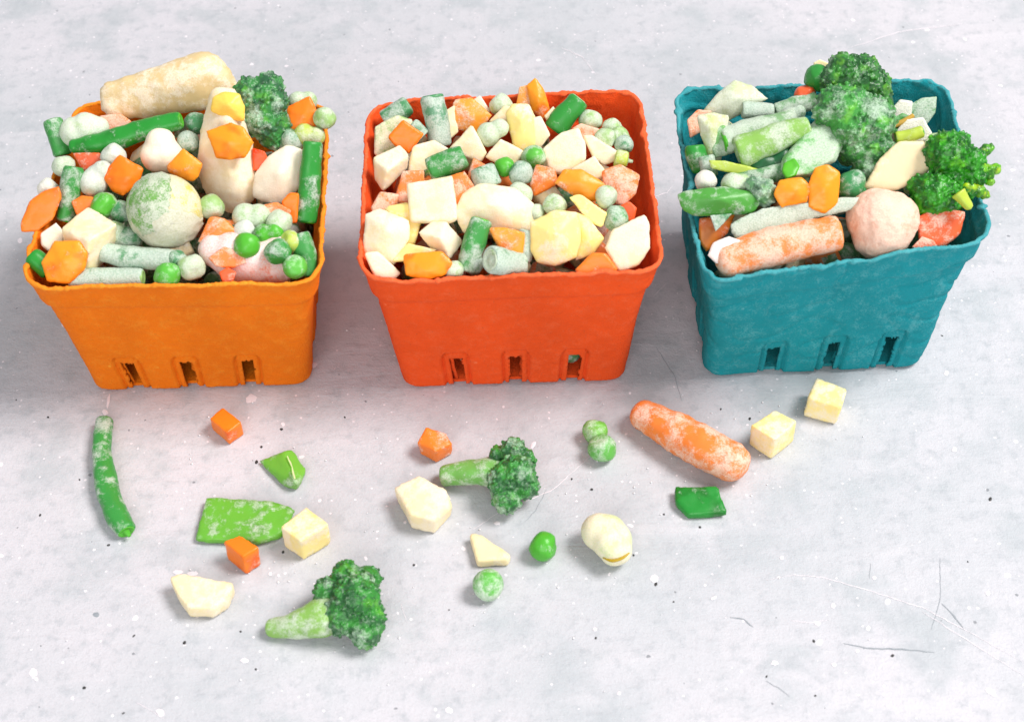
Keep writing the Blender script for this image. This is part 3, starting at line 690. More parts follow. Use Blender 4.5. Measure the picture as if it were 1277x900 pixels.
chunk(o_, 'vegetable_spear', 'vegetable spear', [(318, 218), (335, 198), (356, 184), (376, 190), (372, 232), (356, 250), (332, 250), (316, 244)], [(350, 215)], WH(.72), 'rounded frost white piece left of the standing right bean', lift=2, thick=14, mat=M_CREAM)
chunk(o_, 'carrot_chunk', 'carrot', [(316, 186), (330, 190), (336, 202), (330, 212), (316, 212)], [], RO(.1), 'deep red carrot bit between the spear and the broccoli crown', lift=3, mat=M_CARROT, plural='carrot chunks')
pea(o_, 264, 258, 15, GP(.45), 'pale green pea right of the brussels sprout', 5)
lump(o_, 'bean_seed', 'bean', [(306, 270, 17), (322, 270, 16)], GP(.72), 'frosted pale bean seed below the thick cream spear', lift=4)
chunk(o_, 'carrot_chunk', 'carrot', [(322, 258), (345, 253), (362, 262), (358, 276), (335, 275)], [], OR(.6), 'pinkish frosted carrot bit above the frozen ice lump', lift=3, mat=M_CARROT, plural='carrot chunks')
pea(o_, 348, 277, 16, GP(.72), 'frosted pea above the ice lump, left of the standing right bean', 6)
chunk(o_, 'carrot_chunk', 'carrot', [(352, 252), (362, 242), (372, 243), (370, 276), (360, 278)], [], OR(.1), 'narrow carrot bit beside the foot of the standing right bean', lift=3, mat=M_CARROT, plural='carrot chunks')
chunk(o_, 'carrot_chunk', 'carrot', [(249, 300), (263, 272), (280, 274), (296, 290), (290, 303), (262, 312)], [(272, 285)], OR(.4), 'frosty carrot piece at the top left of the ice lump', lift=6, mat=M_CARROT, plural='carrot chunks')
pea(o_, 305, 288, 13, (0.6, 0.66, 0.55, .85), 'white iced pea at the top edge of the ice lump', 5)
lump(o_, 'ice_lump', 'ice lump', [(290, 318, 30), (318, 325, 30), (345, 335, 22), (268, 312, 22), (345, 310, 22), (300, 335, 22), (330, 342, 16)], (0.85, 0.16, 0.03, .8), 'pinkish lump of ice with carrot frozen inside at the front right', lift=-1, mat=M_ICE, amp=.8)
carrot_ = dict(mat=M_CARROT, plural='carrot chunks')
chunk(o_, 'carrot_chunk', 'carrot', [(262, 322), (280, 308), (303, 316), (306, 328), (290, 334), (270, 332)], [], OR(.5), 'orange carrot patch showing through the frost of the ice lump', lift=7, thick=8, **carrot_)
chunk(o_, 'carrot_chunk', 'carrot', [(274, 340), (284, 334), (294, 340), (290, 350), (278, 351)], [], RO(.35), 'red carrot bit at the lower edge of the ice lump', lift=7, thick=6, **carrot_)
pea(o_, 308, 306, 15.5, GB(.2), 'bright pea stuck on the ice lump, leftmost of its three', 9)
pea(o_, 346, 314, 16, G(.3), 'dark mottled pea stuck on the ice lump, middle of its three', 9)
pea(o_, 368, 333, 14.5, GB(.4), 'lower right pea stuck on the ice lump by the front corner', 7)
lump(o_, 'pea_pair', 'pea clump', [(328, 292, 13), (342, 290, 12)], GB(.3), 'pair of light green peas fused together on top of the ice lump', lift=6)
pea(o_, 362, 302, 14, GY(.5), 'yellowish pale pea behind the dark mottled pea on the ice', 5)
bean(o_, [(374, 292), (380, 315), (381, 344)], [13, 15, 14], G(.5), 'frosted green bean stub in the front right corner of the orange basket', lift=1)
pea(o_, 239, 333, 16.5, GP(.8), 'white frosted pea left of the ice lump at the front rim', 4)
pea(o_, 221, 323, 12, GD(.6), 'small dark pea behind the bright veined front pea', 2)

# ------------------------------------------------------------------ red basket
r_ = 'red'
def potato(out, inn, col, lab, lift=5, thick=None, w=r_): return chunk(w, 'potato_cube', 'potato', out, inn, col, lab, lift=lift, thick=thick, mat=M_CREAM, plural='potato cubes')
def carrot(out, inn, col, lab, lift=5, thick=None, w=r_, name='carrot_chunk'): return chunk(w, name, 'carrot', out, inn, col, lab, lift=lift, thick=thick, mat=M_CARROT, plural='carrot chunks')
bean(r_, [(484, 150), (500, 140), (514, 131)], [13, 13, 12], GD(.6), 'grey green frosted bean in the back left corner of the red basket', lift=2, end=[(1, G(.4))])
bean(r_, [(542, 121), (547, 150), (553, 182)], [15, 16, 15], (0.04, .24, .10, .70), 'thick white frosted bean standing at the back of the red basket', lift=5, end=[(0, GD(.5))])
potato([(474, 160), (498, 148), (517, 153), (506, 178), (482, 195), (473, 190)], [], GP(.6), 'pale greenish chunk under the squarish carrot dice at back left', 2)
carrot([(490, 171), (507, 152), (530, 168), (514, 189), (498, 181)], [], OR(.03), 'clean squarish carrot dice at the back left of the red basket', 8, 7)
potato([(473, 198), (503, 183), (513, 195), (512, 210), (484, 235), (475, 222)], [(488, 212)], CR(.6), 'cream cube at the left wall below the squarish carrot dice', 5)
potato([(515, 217), (520, 184), (543, 177), (561, 187), (536, 217)], [], CR(.6), 'cream chunk behind the hollow cut bean', 4)
carrot([(498, 248), (507, 217), (531, 216), (530, 245), (513, 256)], [], OR(.5), 'frosty carrot piece left below the hollow cut bean', 4)
bean(r_, [(539, 213), (560, 204), (581, 194)], [16, 16, 15], G(.45), 'hollow cut green bean lying on top of the red basket heap', lift=11, hole=True, end=[(0, GB(.45))])
carrot([(565, 149), (570, 127), (590, 124), (613, 144), (596, 165), (576, 160)], [(588, 145)], OY(.4), 'frosty yellow orange carrot disc at the back of the red basket', 5, 8, name='carrot_slice')
potato([(586, 130), (600, 121), (611, 138), (606, 146), (590, 142)], [], WH(.6), 'cream bit at the back rim behind the frosty carrot disc', 2)
potato([(559, 140), (569, 134), (573, 163), (562, 172)], [], CR(.6), 'narrow cream bit left of the frosty carrot disc', 2)
pea(r_, 625, 131, 14, GP(.75), 'pale frosted pea at the back rim centre of the red basket', 4)
lump(r_, 'pea_pair', 'pea clump', [(610, 168, 15.5), (624, 160, 12)], GP(.78), 'two pale frosted peas stuck together below the frosty carrot disc', lift=8)
potato([(612, 151), (630, 134), (641, 137), (640, 160), (625, 160)], [], CR(.5), 'cream chunk left of the yellow stick', 4)
potato([(632, 144), (640, 134), (659, 134), (667, 150), (668, 184), (655, 192), (641, 178)], [(650, 150)], CY(.45), 'pale yellow stick standing at the back centre of the red basket', 9)
potato([(664, 150), (673, 148), (683, 168), (672, 184), (666, 180)], [], CR(.6), 'cream sliver right of the yellow stick', 6)
carrot([(644, 132), (648, 110), (659, 108), (665, 118), (664, 131)], [], OY(.5), 'pinkish carrot block at the back rim, left of a pointed one', 7)
carrot([(657, 109), (667, 100), (676, 112), (683, 135), (675, 147), (663, 137)], [(670, 122)], OY(.15), 'pointed orange carrot piece sticking up over the back rim', 7)
bean(r_, [(690, 163), (705, 142), (719, 124)], [15, 15, 13], G(.34), 'dark green bean slanting up to the right at the back of the red basket', lift=6, end=[(1, GP(.5))])
pea(r_, 733, 151, 14, GP(.62), 'frosted pea at the back right, next to the slanting bean', 2)
pea(r_, 759, 160, 12.5, GP(.6), 'frosted pea in the back right corner, topmost of its cluster', 1)
pea(r_, 768, 171, 12.5, GP(.6), 'frosted pea in the back right cluster touching the right wall', 0)
pea(r_, 751, 174, 13.5, GP(.62), 'frosted pea at the left of the back right cluster', 4)
pea(r_, 773, 181, 11.5, GD(.65), 'bluish frosted pea lowest in the back right cluster', 3)
bean(r_, [(763, 197), (777, 200)], [11, 11], GY(.4), 'short bean ring showing its hollow end at the right wall', lift=4, hole=True, end=[(1, GP(.6))])
carrot([(711, 161), (722, 155), (742, 162), (740, 178), (724, 176)], [], OR(.65), 'pink frosted carrot bit left of the back right peas', 4)
potato([(677, 186), (697, 169), (717, 163), (725, 180), (725, 198), (701, 215), (684, 210)], [], CR(.65), 'large rounded cream chunk right of the centre in the red basket', 9)
potato([(726, 172), (735, 171), (740, 186), (765, 189), (762, 200), (749, 205), (736, 196)], [], CR(.65), 'bent cream piece in front of the back right peas', 5)
potato([(711, 212), (737, 197), (751, 215), (744, 224), (720, 218)], [], CR(.6), 'cream piece behind the yellow orange carrot disc', 6)
potato([(678, 145), (688, 134), (694, 145), (686, 158)], [], CR(.6), 'small cream bit behind the slanting bean', 2)
pea(r_, 665, 196, 15, GB(.5), 'bright green pea under the yellow stick', 5)
carrot([(661, 229), (668, 208), (689, 212), (693, 228), (666, 243)], [(674, 222)], OR(.42), 'frosty carrot dice below the large rounded cream chunk', 6)
carrot([(692, 229), (702, 213), (722, 214), (748, 230), (741, 247), (728, 250), (706, 239)], [(720, 228)], OY(.3), 'yellow orange carrot disc at the right of the red basket', 10, 9, name='carrot_slice')
carrot([(749, 216), (769, 208), (791, 220), (786, 240), (772, 254), (752, 244)], [(768, 222)], OR(.55), 'pink frosted carrot block by the right wall of the red basket', 6)
pea(r_, 752, 246, 14, GP(.7), 'frosted pea below the yellow orange carrot disc', 9)
pea(r_, 764, 272, 15.5, G(.62), 'half frosted green pea above the cream rhombus', 6)
pea(r_, 690, 256, 14, GP(.7), 'frosted pea just above the big yellowish cube', 8)
pea(r_, 648, 243, 15, GP(.8), 'white frosted pea right of the largest cream chunk', 7)
pea(r_, 649, 217, 15, GD(.7), 'bluish frosted pea near the centre of the red basket', 7)
pea(r_, 668, 266, 11, GP(.8), 'small frosted pea squeezed between the two big cream chunks', 5)
potato([(708, 248), (721, 243), (752, 265), (746, 282), (730, 274)], [], CY(.35), 'flat pale yellow slab under the yellow orange carrot disc', 11, 5)
potato([(573, 266), (584, 244), (601, 233), (640, 238), (661, 256), (668, 272), (655, 290), (634, 286), (611, 284), (586, 289)], [(615, 255)], CR(.62), 'largest cream chunk in the middle of the red basket', 7)
potato([(663, 280), (690, 268), (715, 270), (719, 300), (714, 320), (690, 328), (670, 325), (662, 311)], [(692, 290)], CY(.5), 'big rounded yellowish cube at the front right of the red basket', 8)
potato([(713, 268), (731, 275), (748, 297), (737, 314), (716, 322)], [(732, 298)], CY(.4), 'yellow wedge stuck to the right of the big yellowish cube', 5)
carrot([(717, 336), (735, 318), (750, 318), (764, 335), (757, 344), (722, 344)], [], OR(.32), 'glittering frosty carrot piece at the front rim right of centre', 5)
potato([(753, 309), (760, 290), (797, 271), (802, 281), (802, 310), (790, 328), (768, 337)], [], CR(.68), 'cream rhombus leaning at the front right corner of the red basket', 8)
carrot([(768, 258), (780, 253), (788, 260), (785, 275), (774, 274)], [], RO(.3), 'reddish carrot bit at the right wall behind the cream rhombus', 3)
carrot([(612, 286), (632, 286), (653, 291), (650, 320), (626, 313)], [], OY(.32), 'frosty square carrot dice under the largest cream chunk', 9, 7)
bean(r_, [(602, 274), (594, 300), (583, 338)], [13, 15, 14], G(.5), 'upright green bean with a bright cut tip at the front centre', lift=8, end=[(0, GB(.03))])
bean(r_, [(612, 324), (650, 330)], [17, 17], GD(.78), 'frosted bean with its pale cut end facing the front', lift=8, lifts=(5, -6), end=[(0, GP(.6))])
bean(r_, [(658, 288), (650, 325)], [11, 12], GD(.8), 'grey frosted bean behind the square carrot dice', lift=3)
carrot([(510, 319), (530, 318), (553, 315), (564, 328), (556, 342), (533, 349), (512, 342)], [(535, 338)], OY(.1), 'large clean carrot dice on the front rim of the red basket', 10, 8)
pea(r_, 568, 337, 12, GP(.7), 'frosted pea right of the large clean carrot dice on the rim', 5)
potato([(527, 291), (542, 277), (560, 278), (578, 300), (563, 322), (546, 315)], [(552, 297)], CR(.65), 'rounded cream cube below the flat cream square', 8)
potato([(515, 233), (565, 224), (570, 271), (560, 276), (519, 275)], [], CR(.6), 'flat cream square in the middle left of the red basket', 11)
potato([(461, 312), (463, 271), (480, 264), (512, 277), (513, 297), (496, 327), (470, 321)], [(488, 285)], CR(.68), 'large cream chunk at the left wall near the front', 7)
potato([(463, 318), (477, 316), (491, 328), (503, 340), (496, 346), (474, 344)], [], CR(.7), 'cream wedge in the front left corner of the red basket', 6, 7)
potato([(487, 262), (513, 255), (527, 280), (516, 312), (506, 290)], [], CY(.3), 'yellow chunk between the flat cream square and the left wall', 3)
carrot([(470, 258), (480, 241), (501, 244), (498, 260), (473, 266)], [], OR(.6), 'wrinkled pink frosted carrot bit at the left wall', 5)
bean(r_, [(603, 209), (611, 232)], [16, 17], GD(.75), 'short frosted bean stub at the centre of the red basket', lift=8, end=[(0, G(.4))])
pea(r_, 629, 208, 12, GB(.25), 'small bright pea right of the short frosted bean stub', 7)
potato([(607, 196), (625, 176), (651, 190), (642, 206), (622, 204)], [], CR(.55), 'cream chunk above the bluish centre pea', 5)
carrot([(565, 222), (581, 217), (592, 233), (581, 258), (568, 264)], [], OR(.45), 'frosty carrot piece right behind the flat cream square', 6)
carrot([(584, 224), (592, 200), (610, 210), (592, 234)], [], OR(.4), 'thin carrot bit left of the short frosted bean stub', 4)
potato([(565, 186), (590, 160), (607, 190), (600, 202), (584, 196)], [], CR(.6), 'pale peaked chunk above the hollow cut bean', 5)
potato([(497, 325), (514, 305), (546, 312), (531, 325)], [], CY(.4), 'cream piece behind the large clean carrot dice', 4)
bean(r_, [(515, 158), (530, 172)], [12, 12], GD(.75), 'grey green bean stub behind the squarish carrot dice', lift=2)
pea(r_, 593, 330, 12, GD(.6), 'dark pea behind the front bean with the pale cut end', 2)

# ------------------------------------------------------------------ teal basket
t_ = 'teal'
chunk(t_, 'leek_piece', 'leek', [(880, 138), (897, 117), (916, 102), (938, 110), (956, 124), (945, 130), (926, 140), (908, 151), (886, 148)], [(915, 122)], (0.52, 0.60, 0.30, .68), 'pale frosted leek like piece at the back left of the teal basket', lift=6, thick=9)
chunk(t_, 'leek_rind', 'leek', [(916, 103), (925, 103), (940, 111), (955, 124), (945, 127), (925, 117)], [], GY(.08), 'yellow green rind strip on the pale back left leek piece', lift=11, thick=4, plural='rind strips')
chunk(t_, 'carrot_chunk', 'carrot', [(858, 150), (870, 138), (886, 140), (880, 160), (862, 170)], [], OR(.78), 'pink frosted carrot piece at the left wall of the teal basket', lift=1, mat=M_CARROT, plural='carrot chunks')
chunk(t_, 'pepper_strip', 'pepper', [(870, 146), (888, 143), (908, 146), (903, 160), (896, 178), (899, 198), (887, 203), (880, 185), (873, 165)], [(886, 160)], (0.50, 0.56, 0.20, .66), 'curled pale strip with yellow green top left of the stalks', lift=6, thick=8)
chunk(t_, 'pepper_strip', 'pepper', [(887, 201), (905, 201), (925, 209), (944, 211), (940, 217), (915, 217), (890, 210)], [], GY(.35), 'thin yellow green strip lying below the two stalks', lift=6, thick=5)
bean(t_, [(903, 176), (945, 164), (992, 149)], [18, 18, 15], (0.16, .36, .12, .68), 'broad frosted stalk piece behind the yellow green stalk', lift=8, end=[(0, GB(.15))])
bean(t_, [(920, 190), (960, 176), (1008, 158)], [21, 19, 13], (0.22, 0.46, 0.06, .5), 'yellow green frosted broccoli stalk at the left of the heap', lift=13, name='broccoli_stalk', cat='broccoli stalk')
bean(t_, [(926, 138), (964, 139)], [11, 10], GD(.8), 'small grey frosted bean behind the broad stalk piece', lift=5)
lump(t_, 'pea_pod_tip', 'pea pod', [(985, 146, 13), (996, 140, 9)], G(.62), 'frosted green pod tip left of the frosty broccoli floret', lift=10)
pea(t_, 1019, 98, 16, G(.25), 'mottled green pea on top of the teal basket heap by the broccoli', 14)
pea(t_, 1004, 119, 13, RO(.3), 'round orange carrot ball under the mottled pea at the back', 9, name='carrot_ball', cat='carrot', mat=M_CARROT)
chunk(t_, 'potato_cube', 'potato', [(1015, 79), (1022, 75), (1032, 79), (1030, 88), (1017, 88)], [], CR(.3), 'tiny cream bit peeking out behind the mottled pea', lift=9, mat=M_CREAM, plural='potato cubes')
broccoli(t_, [(1060, 100, 30, 0), (1085, 110, 28, -2), (1050, 86, 20, 2), (1075, 90, 22, 0), (1100, 128, 16, -2), (1040, 100, 18, 3), (1106, 135, 11, -2)], [(1060, 115, 24), (1045, 140, 22)], 'dark budded broccoli floret at the very top back of the teal basket', lift=16, seed=8, crown=(0.03, 0.21, 0.02, .28), stem_lifts=(0, -4))
broccoli(t_, [(1055, 138, 33, 0), (1085, 152, 34, 0), (1092, 188, 27, 1), (1085, 207, 20, 2), (1040, 128, 22, 2), (1062, 160, 27, 3), (1030, 140, 17, 2), (1068, 185, 20, 2)], None, 'large frosty broccoli floret with a thick stem on top of the teal basket', lift=25, seed=9, crown=(0.03, 0.27, 0.025, .44), stemc=(0.06, 0.38, 0.04, .60), stem_poly=[('stem', [(976, 210), (977, 197), (992, 187), (1016, 150), (1036, 148), (1056, 176), (1046, 200), (1012, 220), (986, 223)], -1, 14, (0.09, 0.40, 0.06, .64)), ('cut_end', [(978, 213), (979, 201), (993, 193), (1003, 205), (998, 217), (985, 222)], 3.4, 5, (0.09, 0.44, 0.02, .12))])
broccoli(t_, [(1180, 190, 28, 0), (1168, 243, 29, 2), (1210, 200, 19, -1), (1188, 218, 19, -3), (1217, 218, 16, -2), (1185, 258, 14, 2), (1208, 236, 14, -2), (1150, 232, 16, 0), (1198, 178, 13, -1), (1155, 258, 13, 2), (1200, 250, 11, -1)], [(1195, 240, 10), (1211, 261, 5)], 'bright vivid green broccoli floret hanging over the right rim of the teal basket', lift=20, seed=12, crown=(0.03, 0.27, 0.012, .06), stemc=GY(.1), stem_lifts=(-6, -5), nbud=1000,
         tips=[([(1222, 210, 12, -1), (1233, 214, 11, -2), (1242, 210, 9, -2)], (.13, .42, .015, .05)), ([(1212, 234, 11, 0), (1222, 237, 10, -1), (1230, 243, 7, -2)], (.15, .43, .02, .05)), ([(1220, 196, 12, -2), (1229, 188, 9, -3), (1236, 184, 6, -3)], (.10, .36, .02, .08)), ([(1236, 226, 7, -2)], (.16, .42, .02, .08))])
chunk(t_, 'potato_cube', 'potato', [(1081, 232), (1098, 200), (1120, 178), (1150, 179), (1163, 200), (1147, 225), (1110, 238)], [], (0.85, 0.70, 0.44, .3), 'smooth cream chunk between the frosty broccoli and the vivid floret', lift=12, mat=M_CREAM, plural='potato cubes')
chunk(t_, 'bean_pod', 'bean pod', [(1134, 133), (1150, 124), (1166, 122), (1165, 140), (1155, 155), (1138, 146)], [], G(.6), 'frosted green pod at the back right corner of the teal basket', lift=1, thick=6)
chunk(t_, 'pepper_strip', 'pepper', [(1114, 135), (1122, 126), (1136, 128), (1136, 145), (1120, 152), (1114, 150)], [], WH(.7), 'frost white piece at the back of the teal basket, left of a tan stick', lift=1, thick=8)
bean(t_, [(1114, 157), (1126, 152), (1139, 144)], [3.5, 3.5, 3], (0.55, 0.34, 0.06, .05), 'thin tan stick at the back right of the teal basket', lift=7, name='vegetable_stick', cat='stick', ridge=0)
chunk(t_, 'leek_piece', 'leek', [(1116, 168), (1130, 150), (1150, 148), (1160, 165), (1163, 175), (1140, 176)], [], WH(.75), 'pale frosted piece under the thin tan stick', lift=3, thick=8)
bean(t_, [(1117, 172), (1134, 169), (1150, 164)], [8, 8, 8], GY(.25), 'short green stalk bit above the smooth cream chunk', lift=12, end=[(1, GB(.1))])
chunk(t_, 'leek_piece', 'leek', [(1152, 180), (1160, 168), (1180, 166), (1176, 190), (1158, 195)], [], GP(.5), 'pale green piece behind the vivid green floret', lift=6, thick=6)
lump(t_, 'radish_ball', 'radish', [(1101, 281, 41), (1094, 272, 38), (1110, 274, 36), (1096, 292, 34)], (0.82, 0.42, 0.28, .78), 'large round pink frosted ball at the front of the teal basket', lift=3, mat=M_CARROT, amp=1.5, voxdiv=34)
chunk(t_, 'carrot_chunk', 'carrot', [(1146, 272), (1165, 262), (1201, 266), (1196, 290), (1176, 306), (1150, 304)], [], RO(.45), 'reddish frosted carrot chunk under the vivid green floret', lift=1, mat=M_CARROT, plural='carrot chunks')
chunk(t_, 'carrot_chunk', 'carrot', [(1138, 308), (1150, 295), (1164, 301), (1168, 308), (1150, 312)], [], RO(.65), 'small reddish frosted bit right below the large pink ball', lift=1, thick=5, mat=M_CARROT, plural='carrot chunks')
lump(t_, 'bean_seed', 'bean', [(1060, 232, 18), (1066, 225, 14)], GD(.4), 'grey green bean seed under the frosty broccoli floret', lift=7)
lump(t_, 'bean_seed', 'bean', [(1068, 242, 14), (1055, 248, 12)], GD(.3), 'dark green bean seed left above the large pink ball', lift=1)
chunk(t_, 'snow_pea_pod', 'pea pod', [(914, 279), (935, 267), (962, 257), (1015, 253), (1062, 247), (1064, 260), (1012, 267), (955, 284), (928, 297), (918, 291)], [], (0.14, .30, .12, .84), 'flat frost white pod lying behind the frosted baby carrot', lift=9, thick=4, smooth=3, voxdiv=26)
carrot([(966, 242), (973, 226), (998, 223), (1008, 233), (1005, 251), (976, 257)], [(990, 241)], OY(.12), 'rounded orange carrot dice stuck to a taller one, the left of the pair', 17, w=t_)
carrot([(1010, 226), (1016, 211), (1031, 207), (1046, 217), (1044, 251), (1029, 264), (1010, 256)], [(1028, 236)], OY(.1), 'taller orange carrot dice stuck to a rounded one, the right of the pair', 18, w=t_)
bean(t_, [(893, 330), (960, 309), (1045, 290)], [22, 25, 22], OR(.62), 'thick frosted baby carrot resting along the front rim of the teal basket', lift=6, name='baby_carrot', cat='carrot', mat=M_CARROT, plural='baby carrots', end=[(1, OY(.35))], flat=.95, ridge=0, roundend=(True, False))
chunk(t_, 'ice_lump', 'ice lump', [(884, 318), (890, 304), (908, 296), (924, 302), (915, 318), (895, 328)], [], (0.85, 0.50, 0.36, .85), 'lump of pinkish frost on the left end of the frosted baby carrot', lift=9.5, thick=6, mat=M_ICE)
chunk(t_, 'pepper_piece', 'pepper', [(847, 243), (860, 238), (900, 234), (938, 240), (945, 252), (936, 266), (900, 267), (870, 269), (854, 262)], [(895, 248)], (0.05, .30, .02, .42), 'green pepper piece jutting out over the left rim of the teal basket', lift=10, thick=8)
lump(t_, 'pea_pod_tip', 'pea pod', [(914, 230, 15), (925, 228, 12)], GP(.6), 'pale green bean seed behind the jutting green pepper piece', lift=9)
broccoli(t_, [(950, 238, 17, 0), (940, 230, 11, 1), (955, 246, 12, 0)], None, 'small frosted broccoli bud right of the jutting green pepper piece', lift=11, seed=31, crown=(0.04, 0.22, 0.05, .7), nbud=110)
pea(t_, 880, 226, 13, WH(.8), 'frost white pea above the jutting green pepper piece', 4)
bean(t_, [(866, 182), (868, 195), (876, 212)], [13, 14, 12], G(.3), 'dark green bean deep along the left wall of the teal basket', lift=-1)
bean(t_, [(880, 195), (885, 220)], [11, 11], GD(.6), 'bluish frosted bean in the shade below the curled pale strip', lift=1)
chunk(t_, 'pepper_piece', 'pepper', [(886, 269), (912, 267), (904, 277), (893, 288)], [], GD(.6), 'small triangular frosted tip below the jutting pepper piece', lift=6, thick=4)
chunk(t_, 'carrot_chunk', 'carrot', [(874, 274), (915, 268), (905, 292), (882, 312), (874, 300)], [], (0.60, 0.16, 0.01, .2), 'brownish orange carrot in the shade at the left wall of the teal basket', lift=-2, mat=M_CARROT, plural='carrot chunks')  # shade by the wall is put into this carrot's darker orange
bean(t_, [(920, 228), (948, 222), (985, 212)], [11, 12, 11], (0.05, .26, .06, .6), 'frosted green bean under the yellow green stalk, left of the carrot pair', lift=3)
chunk(t_, 'leek_piece', 'leek', [(885, 166), (902, 158), (912, 172), (908, 192), (892, 196)], [], (0.10, 0.34, 0.06, .5), 'green frosted leaf piece between the curled strip and the stalks', lift=5, thick=6)
bean(t_, [(968, 140), (995, 132), (1018, 124)], [11, 12, 11], (0.06, .28, .06, .66), 'frosted green bean at the left edge of the frosty broccoli floret', lift=6)
chunk(t_, 'pepper_piece', 'pepper', [(1112, 150), (1125, 142), (1142, 150), (1138, 164), (1118, 166)], [], (0.04, 0.30, 0.03, .35), 'green pepper bit behind the smooth cream chunk', lift=3, thick=5)
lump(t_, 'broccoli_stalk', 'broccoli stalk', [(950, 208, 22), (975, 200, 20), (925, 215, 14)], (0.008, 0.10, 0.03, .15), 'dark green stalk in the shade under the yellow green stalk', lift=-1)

# ------------------------------------------------------------------ loose on the tabletop
w_ = 'table'
bean(w_, [(130, 524), (127, 560), (132, 600), (143, 636), (158, 662)], [11.5, 13, 13.5, 13.5, 12], G(.42), 'long green bean lying alone on the tabletop at far left', end=[(1, GB(.3))], hole=True)
def tpot(*a, **k): return block('potato_cube', 'potato', *a, mat=M_CREAM, plural='potato cubes', **k)
def tcar(*a, **k): return block('carrot_chunk', 'carrot', *a, mat=M_CARROT, plural='carrot chunks', **k)
tcar([(261, 521), (278, 508), (301, 526), (283, 540)], 8, OR(.2), 'orange carrot dice on the tabletop below the orange basket')
block('cut_pea_pod', 'pea pod', [(320, 574), (354, 561), (366, 558), (383, 585), (376, 602), (369, 603), (352, 606)], 4, (0.15, 0.45, 0.03, .32), 'folded bit of green pod with a pale seam on the tabletop', tops=[-2.5, 3, 1, -1, -1, 2.2, -2], plural='pea pods', taper=.93)
o = stroke('seam', [(358, 568), (364, 582), (368, 596)], 2.4, flat_mat('pale_seam', (0.62, 0.66, 0.35)), taper=False); o.parent = None
sp_ = o; pod = bpy.data.objects['cut_pea_pod']
for v in sp_.data.vertices: v.co = v.co + (CAM-v.co)*((0.0072-v.co.z)/(CAM.z-v.co.z)) - pod.location
sp_.parent = pod
block('snow_pea_pod', 'pea pod', [(241, 672), (256, 616), (298, 618), (338, 621), (368, 632), (361, 652), (349, 667), (322, 674), (280, 673)], 4.2, (0.12, 0.42, 0.02, .36), 'broad flat green snow pea pod piece on the tabletop', taper=1.0, tops=[-.8, 0, .4, .3, -.8, 0, -.4, -.2, -.3], plural='pea pods', smooth=8, amp=.0002, voxdiv=24)
tpot([(349, 656), (382, 630), (410, 653), (374, 674)], 13, CY(.5), 'yellowish cream cube touching the snow pea pod piece')
tcar([(278, 674), (299, 667), (323, 682), (303, 694)], 10.5, OR(.12), 'orange carrot dice against the lower edge of the snow pea pod', shift=(0, -1))
tpot([(211, 719), (226, 714), (292, 725), (283, 745), (264, 758), (234, 757), (219, 738)], 7.5, CR(.5), 'flat cream trapezoid slab, lowest pale piece on the left', taper=1.0)
broccoli(w_, [(445, 745, 30, 13.5), (412, 738, 21, 10), (432, 718, 19, 13), (458, 722, 18, 12), (430, 765, 27, 9.5), (458, 772, 23, 8), (455, 790, 19, 6), (405, 755, 15, 8)], [(334, 783, 11), (365, 780, 17), (400, 769, 24), (430, 758, 22)], 'broccoli floret with a tapering stem nearest the camera', seed=41, crown=(0.022, 0.22, 0.02, .32), stemc=(0.22, 0.46, 0.06, .5), stem_lifts=(.9, .95, 1.1, 1.3), nbud=900)
tcar([(519, 552), (531, 531), (556, 539), (565, 553), (543, 562)], 8.5, OR(.35), 'frosty carrot chunk beside the stem of the middle broccoli floret', taper=.9, tops=[-1, 2, 0, -1.5, 0])
tpot([(489, 606), (522, 590), (556, 609), (564, 630), (541, 648), (510, 642)], 10, CR(.58), 'large many sided cream piece below the middle carrot chunk', taper=.93, tops=[-1, 1.5, 0, -3, 0, 0])
broccoli(w_, [(645, 590, 24, 13.5), (640, 563, 17, 15), (622, 568, 13, 12), (655, 605, 18, 9), (630, 600, 22, 11.5), (632, 622, 18, 8), (615, 582, 12, 9), (655, 575, 14, 12)], [(551, 593, 13), (580, 590, 16), (610, 588, 19), (635, 588, 16)], 'middle broccoli floret lying on its side on the tabletop', seed=52, crown=(0.025, 0.23, 0.025, .36), stemc=(0.13, 0.40, 0.05, .5), stem_lifts=(1, 1.2, 1.4, 1.8), nbud=650)
tpot([(586, 664), (600, 666), (636, 690), (634, 697), (595, 699)], 4.5, CR(.4), 'small cream triangle on the tabletop above a pale pea', taper=1.0)
pea(w_, 609, 729, 19, GB(.55), 'frosted light green pea under the small cream triangle')
pea(w_, 678, 681, 17.5, (0.06, 0.40, 0.015, .2), 'clean bright green pea lying alone at lower centre')
pea(w_, 742, 538, 15.5, (0.14, 0.44, 0.03, .35), 'upper left pea of the two stuck together')
pea(w_, 751, 559, 17, (0.08, 0.40, 0.03, .4), 'lower right pea of the two stuck together')
lump(w_, 'broad_bean', 'broad bean', [(748, 663, 24, 8), (757, 666, 26, 8), (763, 674, 26, 8), (767, 684, 22, 7)], (0.60, 0.72, 0.34, .66), 'whitish broad bean with a split in its skin', mat=M_CREAM, amp=.5)
bb = bpy.data.objects['broad_bean']
bb_l = Vector(bb.location); P_ = [at(752, 695, .004), at(763, 699, .005), at(775, 696, .006), at(785, 689, .0065)]
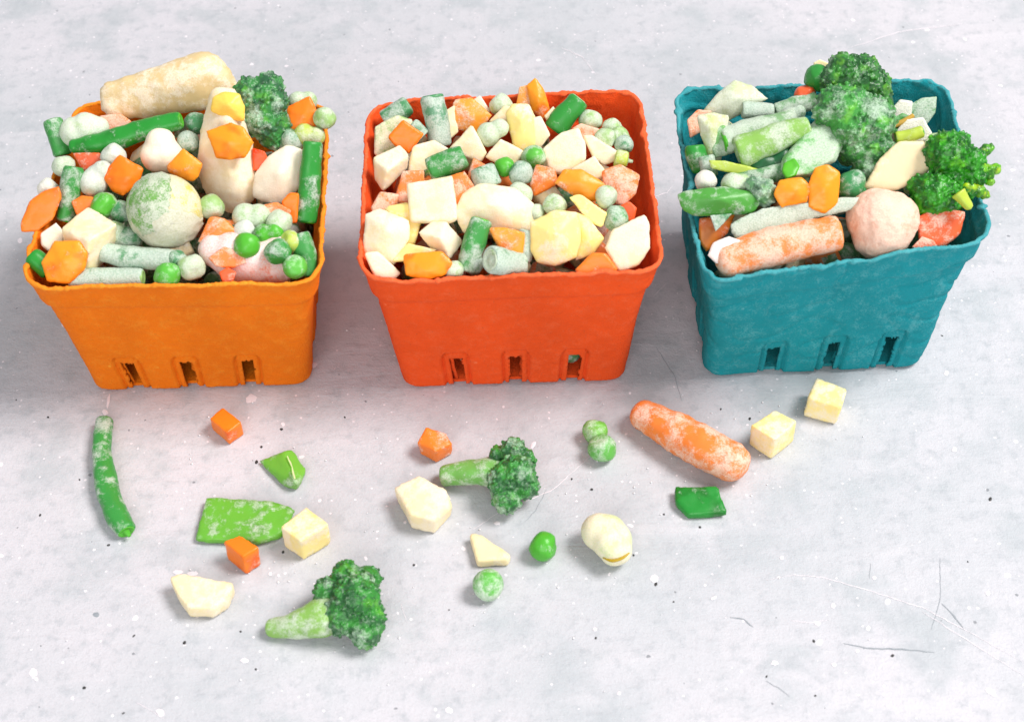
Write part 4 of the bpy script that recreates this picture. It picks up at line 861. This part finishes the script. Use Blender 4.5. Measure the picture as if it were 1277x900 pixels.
P_ = [p+(CAM-p).normalized()*0.0046-bb_l for p in P_]
seam_ = link('split', tube_mesh(P_, [0.0003, 0.0006, 0.0006, 0.0003], sides=8, step=.001), M_CREAM, bb, None, (0.45, 0.30, 0.015, 0.0))
bean(w_, [(791, 511), (840, 537), (890, 564), (932, 586)], [18, 25, 27, 22], OR(.52), 'thick frosted baby carrot lying loose on the tabletop', name='baby_carrot', cat='carrot', mat=M_CARROT, plural='baby carrots', flat=.95, ridge=0, roundend=(True, True), lifts=(1, .95, .95, .95))
block('pepper_piece', 'pepper', [(841, 607), (895, 604), (900, 620), (908, 638), (880, 637), (858, 642), (842, 624)], 4, (0.015, 0.25, 0.03, .12), 'dark green flat pepper piece on the tabletop below the baby carrot', taper=.95, tops=[0, 1.5, 1, 0, 0, -1, 0], smooth=3)
tpot([(936, 529), (966, 510), (995, 525), (966, 549)], 12.5, CY(.55), 'pale cream cube at the right end of the loose baby carrot')
tpot([(1018, 469), (1058, 483), (1050, 507), (1008, 495)], 11, CY(.55), 'pale cream cube in front of the teal basket', taper=.95, shift=(-1, -1))
# crumbs of frost fallen round the pieces
rnd = random.Random(5); bm = bmesh.new()
for cx_, cy_, n_, s_ in [(340, 712, 22, 40), (240, 715, 16, 30), (660, 600, 14, 60), (520, 660, 14, 40), (870, 560, 30, 70), (756, 690, 14, 40), (440, 800, 20, 60), (300, 560, 14, 80), (990, 540, 14, 50), (620, 480, 30, 200), (250, 490, 25, 120), (1000, 480, 25, 120), (600, 700, 60, 300)]:
    for k in range(n_//2):
        p = at(cx_+rnd.gauss(0, s_), cy_+rnd.gauss(0, s_*.5), 0.0003); r = rnd.uniform(0.00015, 0.0005)
        bmesh.ops.create_icosphere(bm, subdivisions=1, radius=r, matrix=Matrix.Translation(p) @ Matrix.Diagonal((1, rnd.uniform(.6, 1.2), .6, 1)))
o = link('frost_crumbs', bm_mesh(bm, 'frost_crumbs'), flat_mat('loose_frost', (0.86, 0.84, 0.86))); o['kind'] = 'stuff'
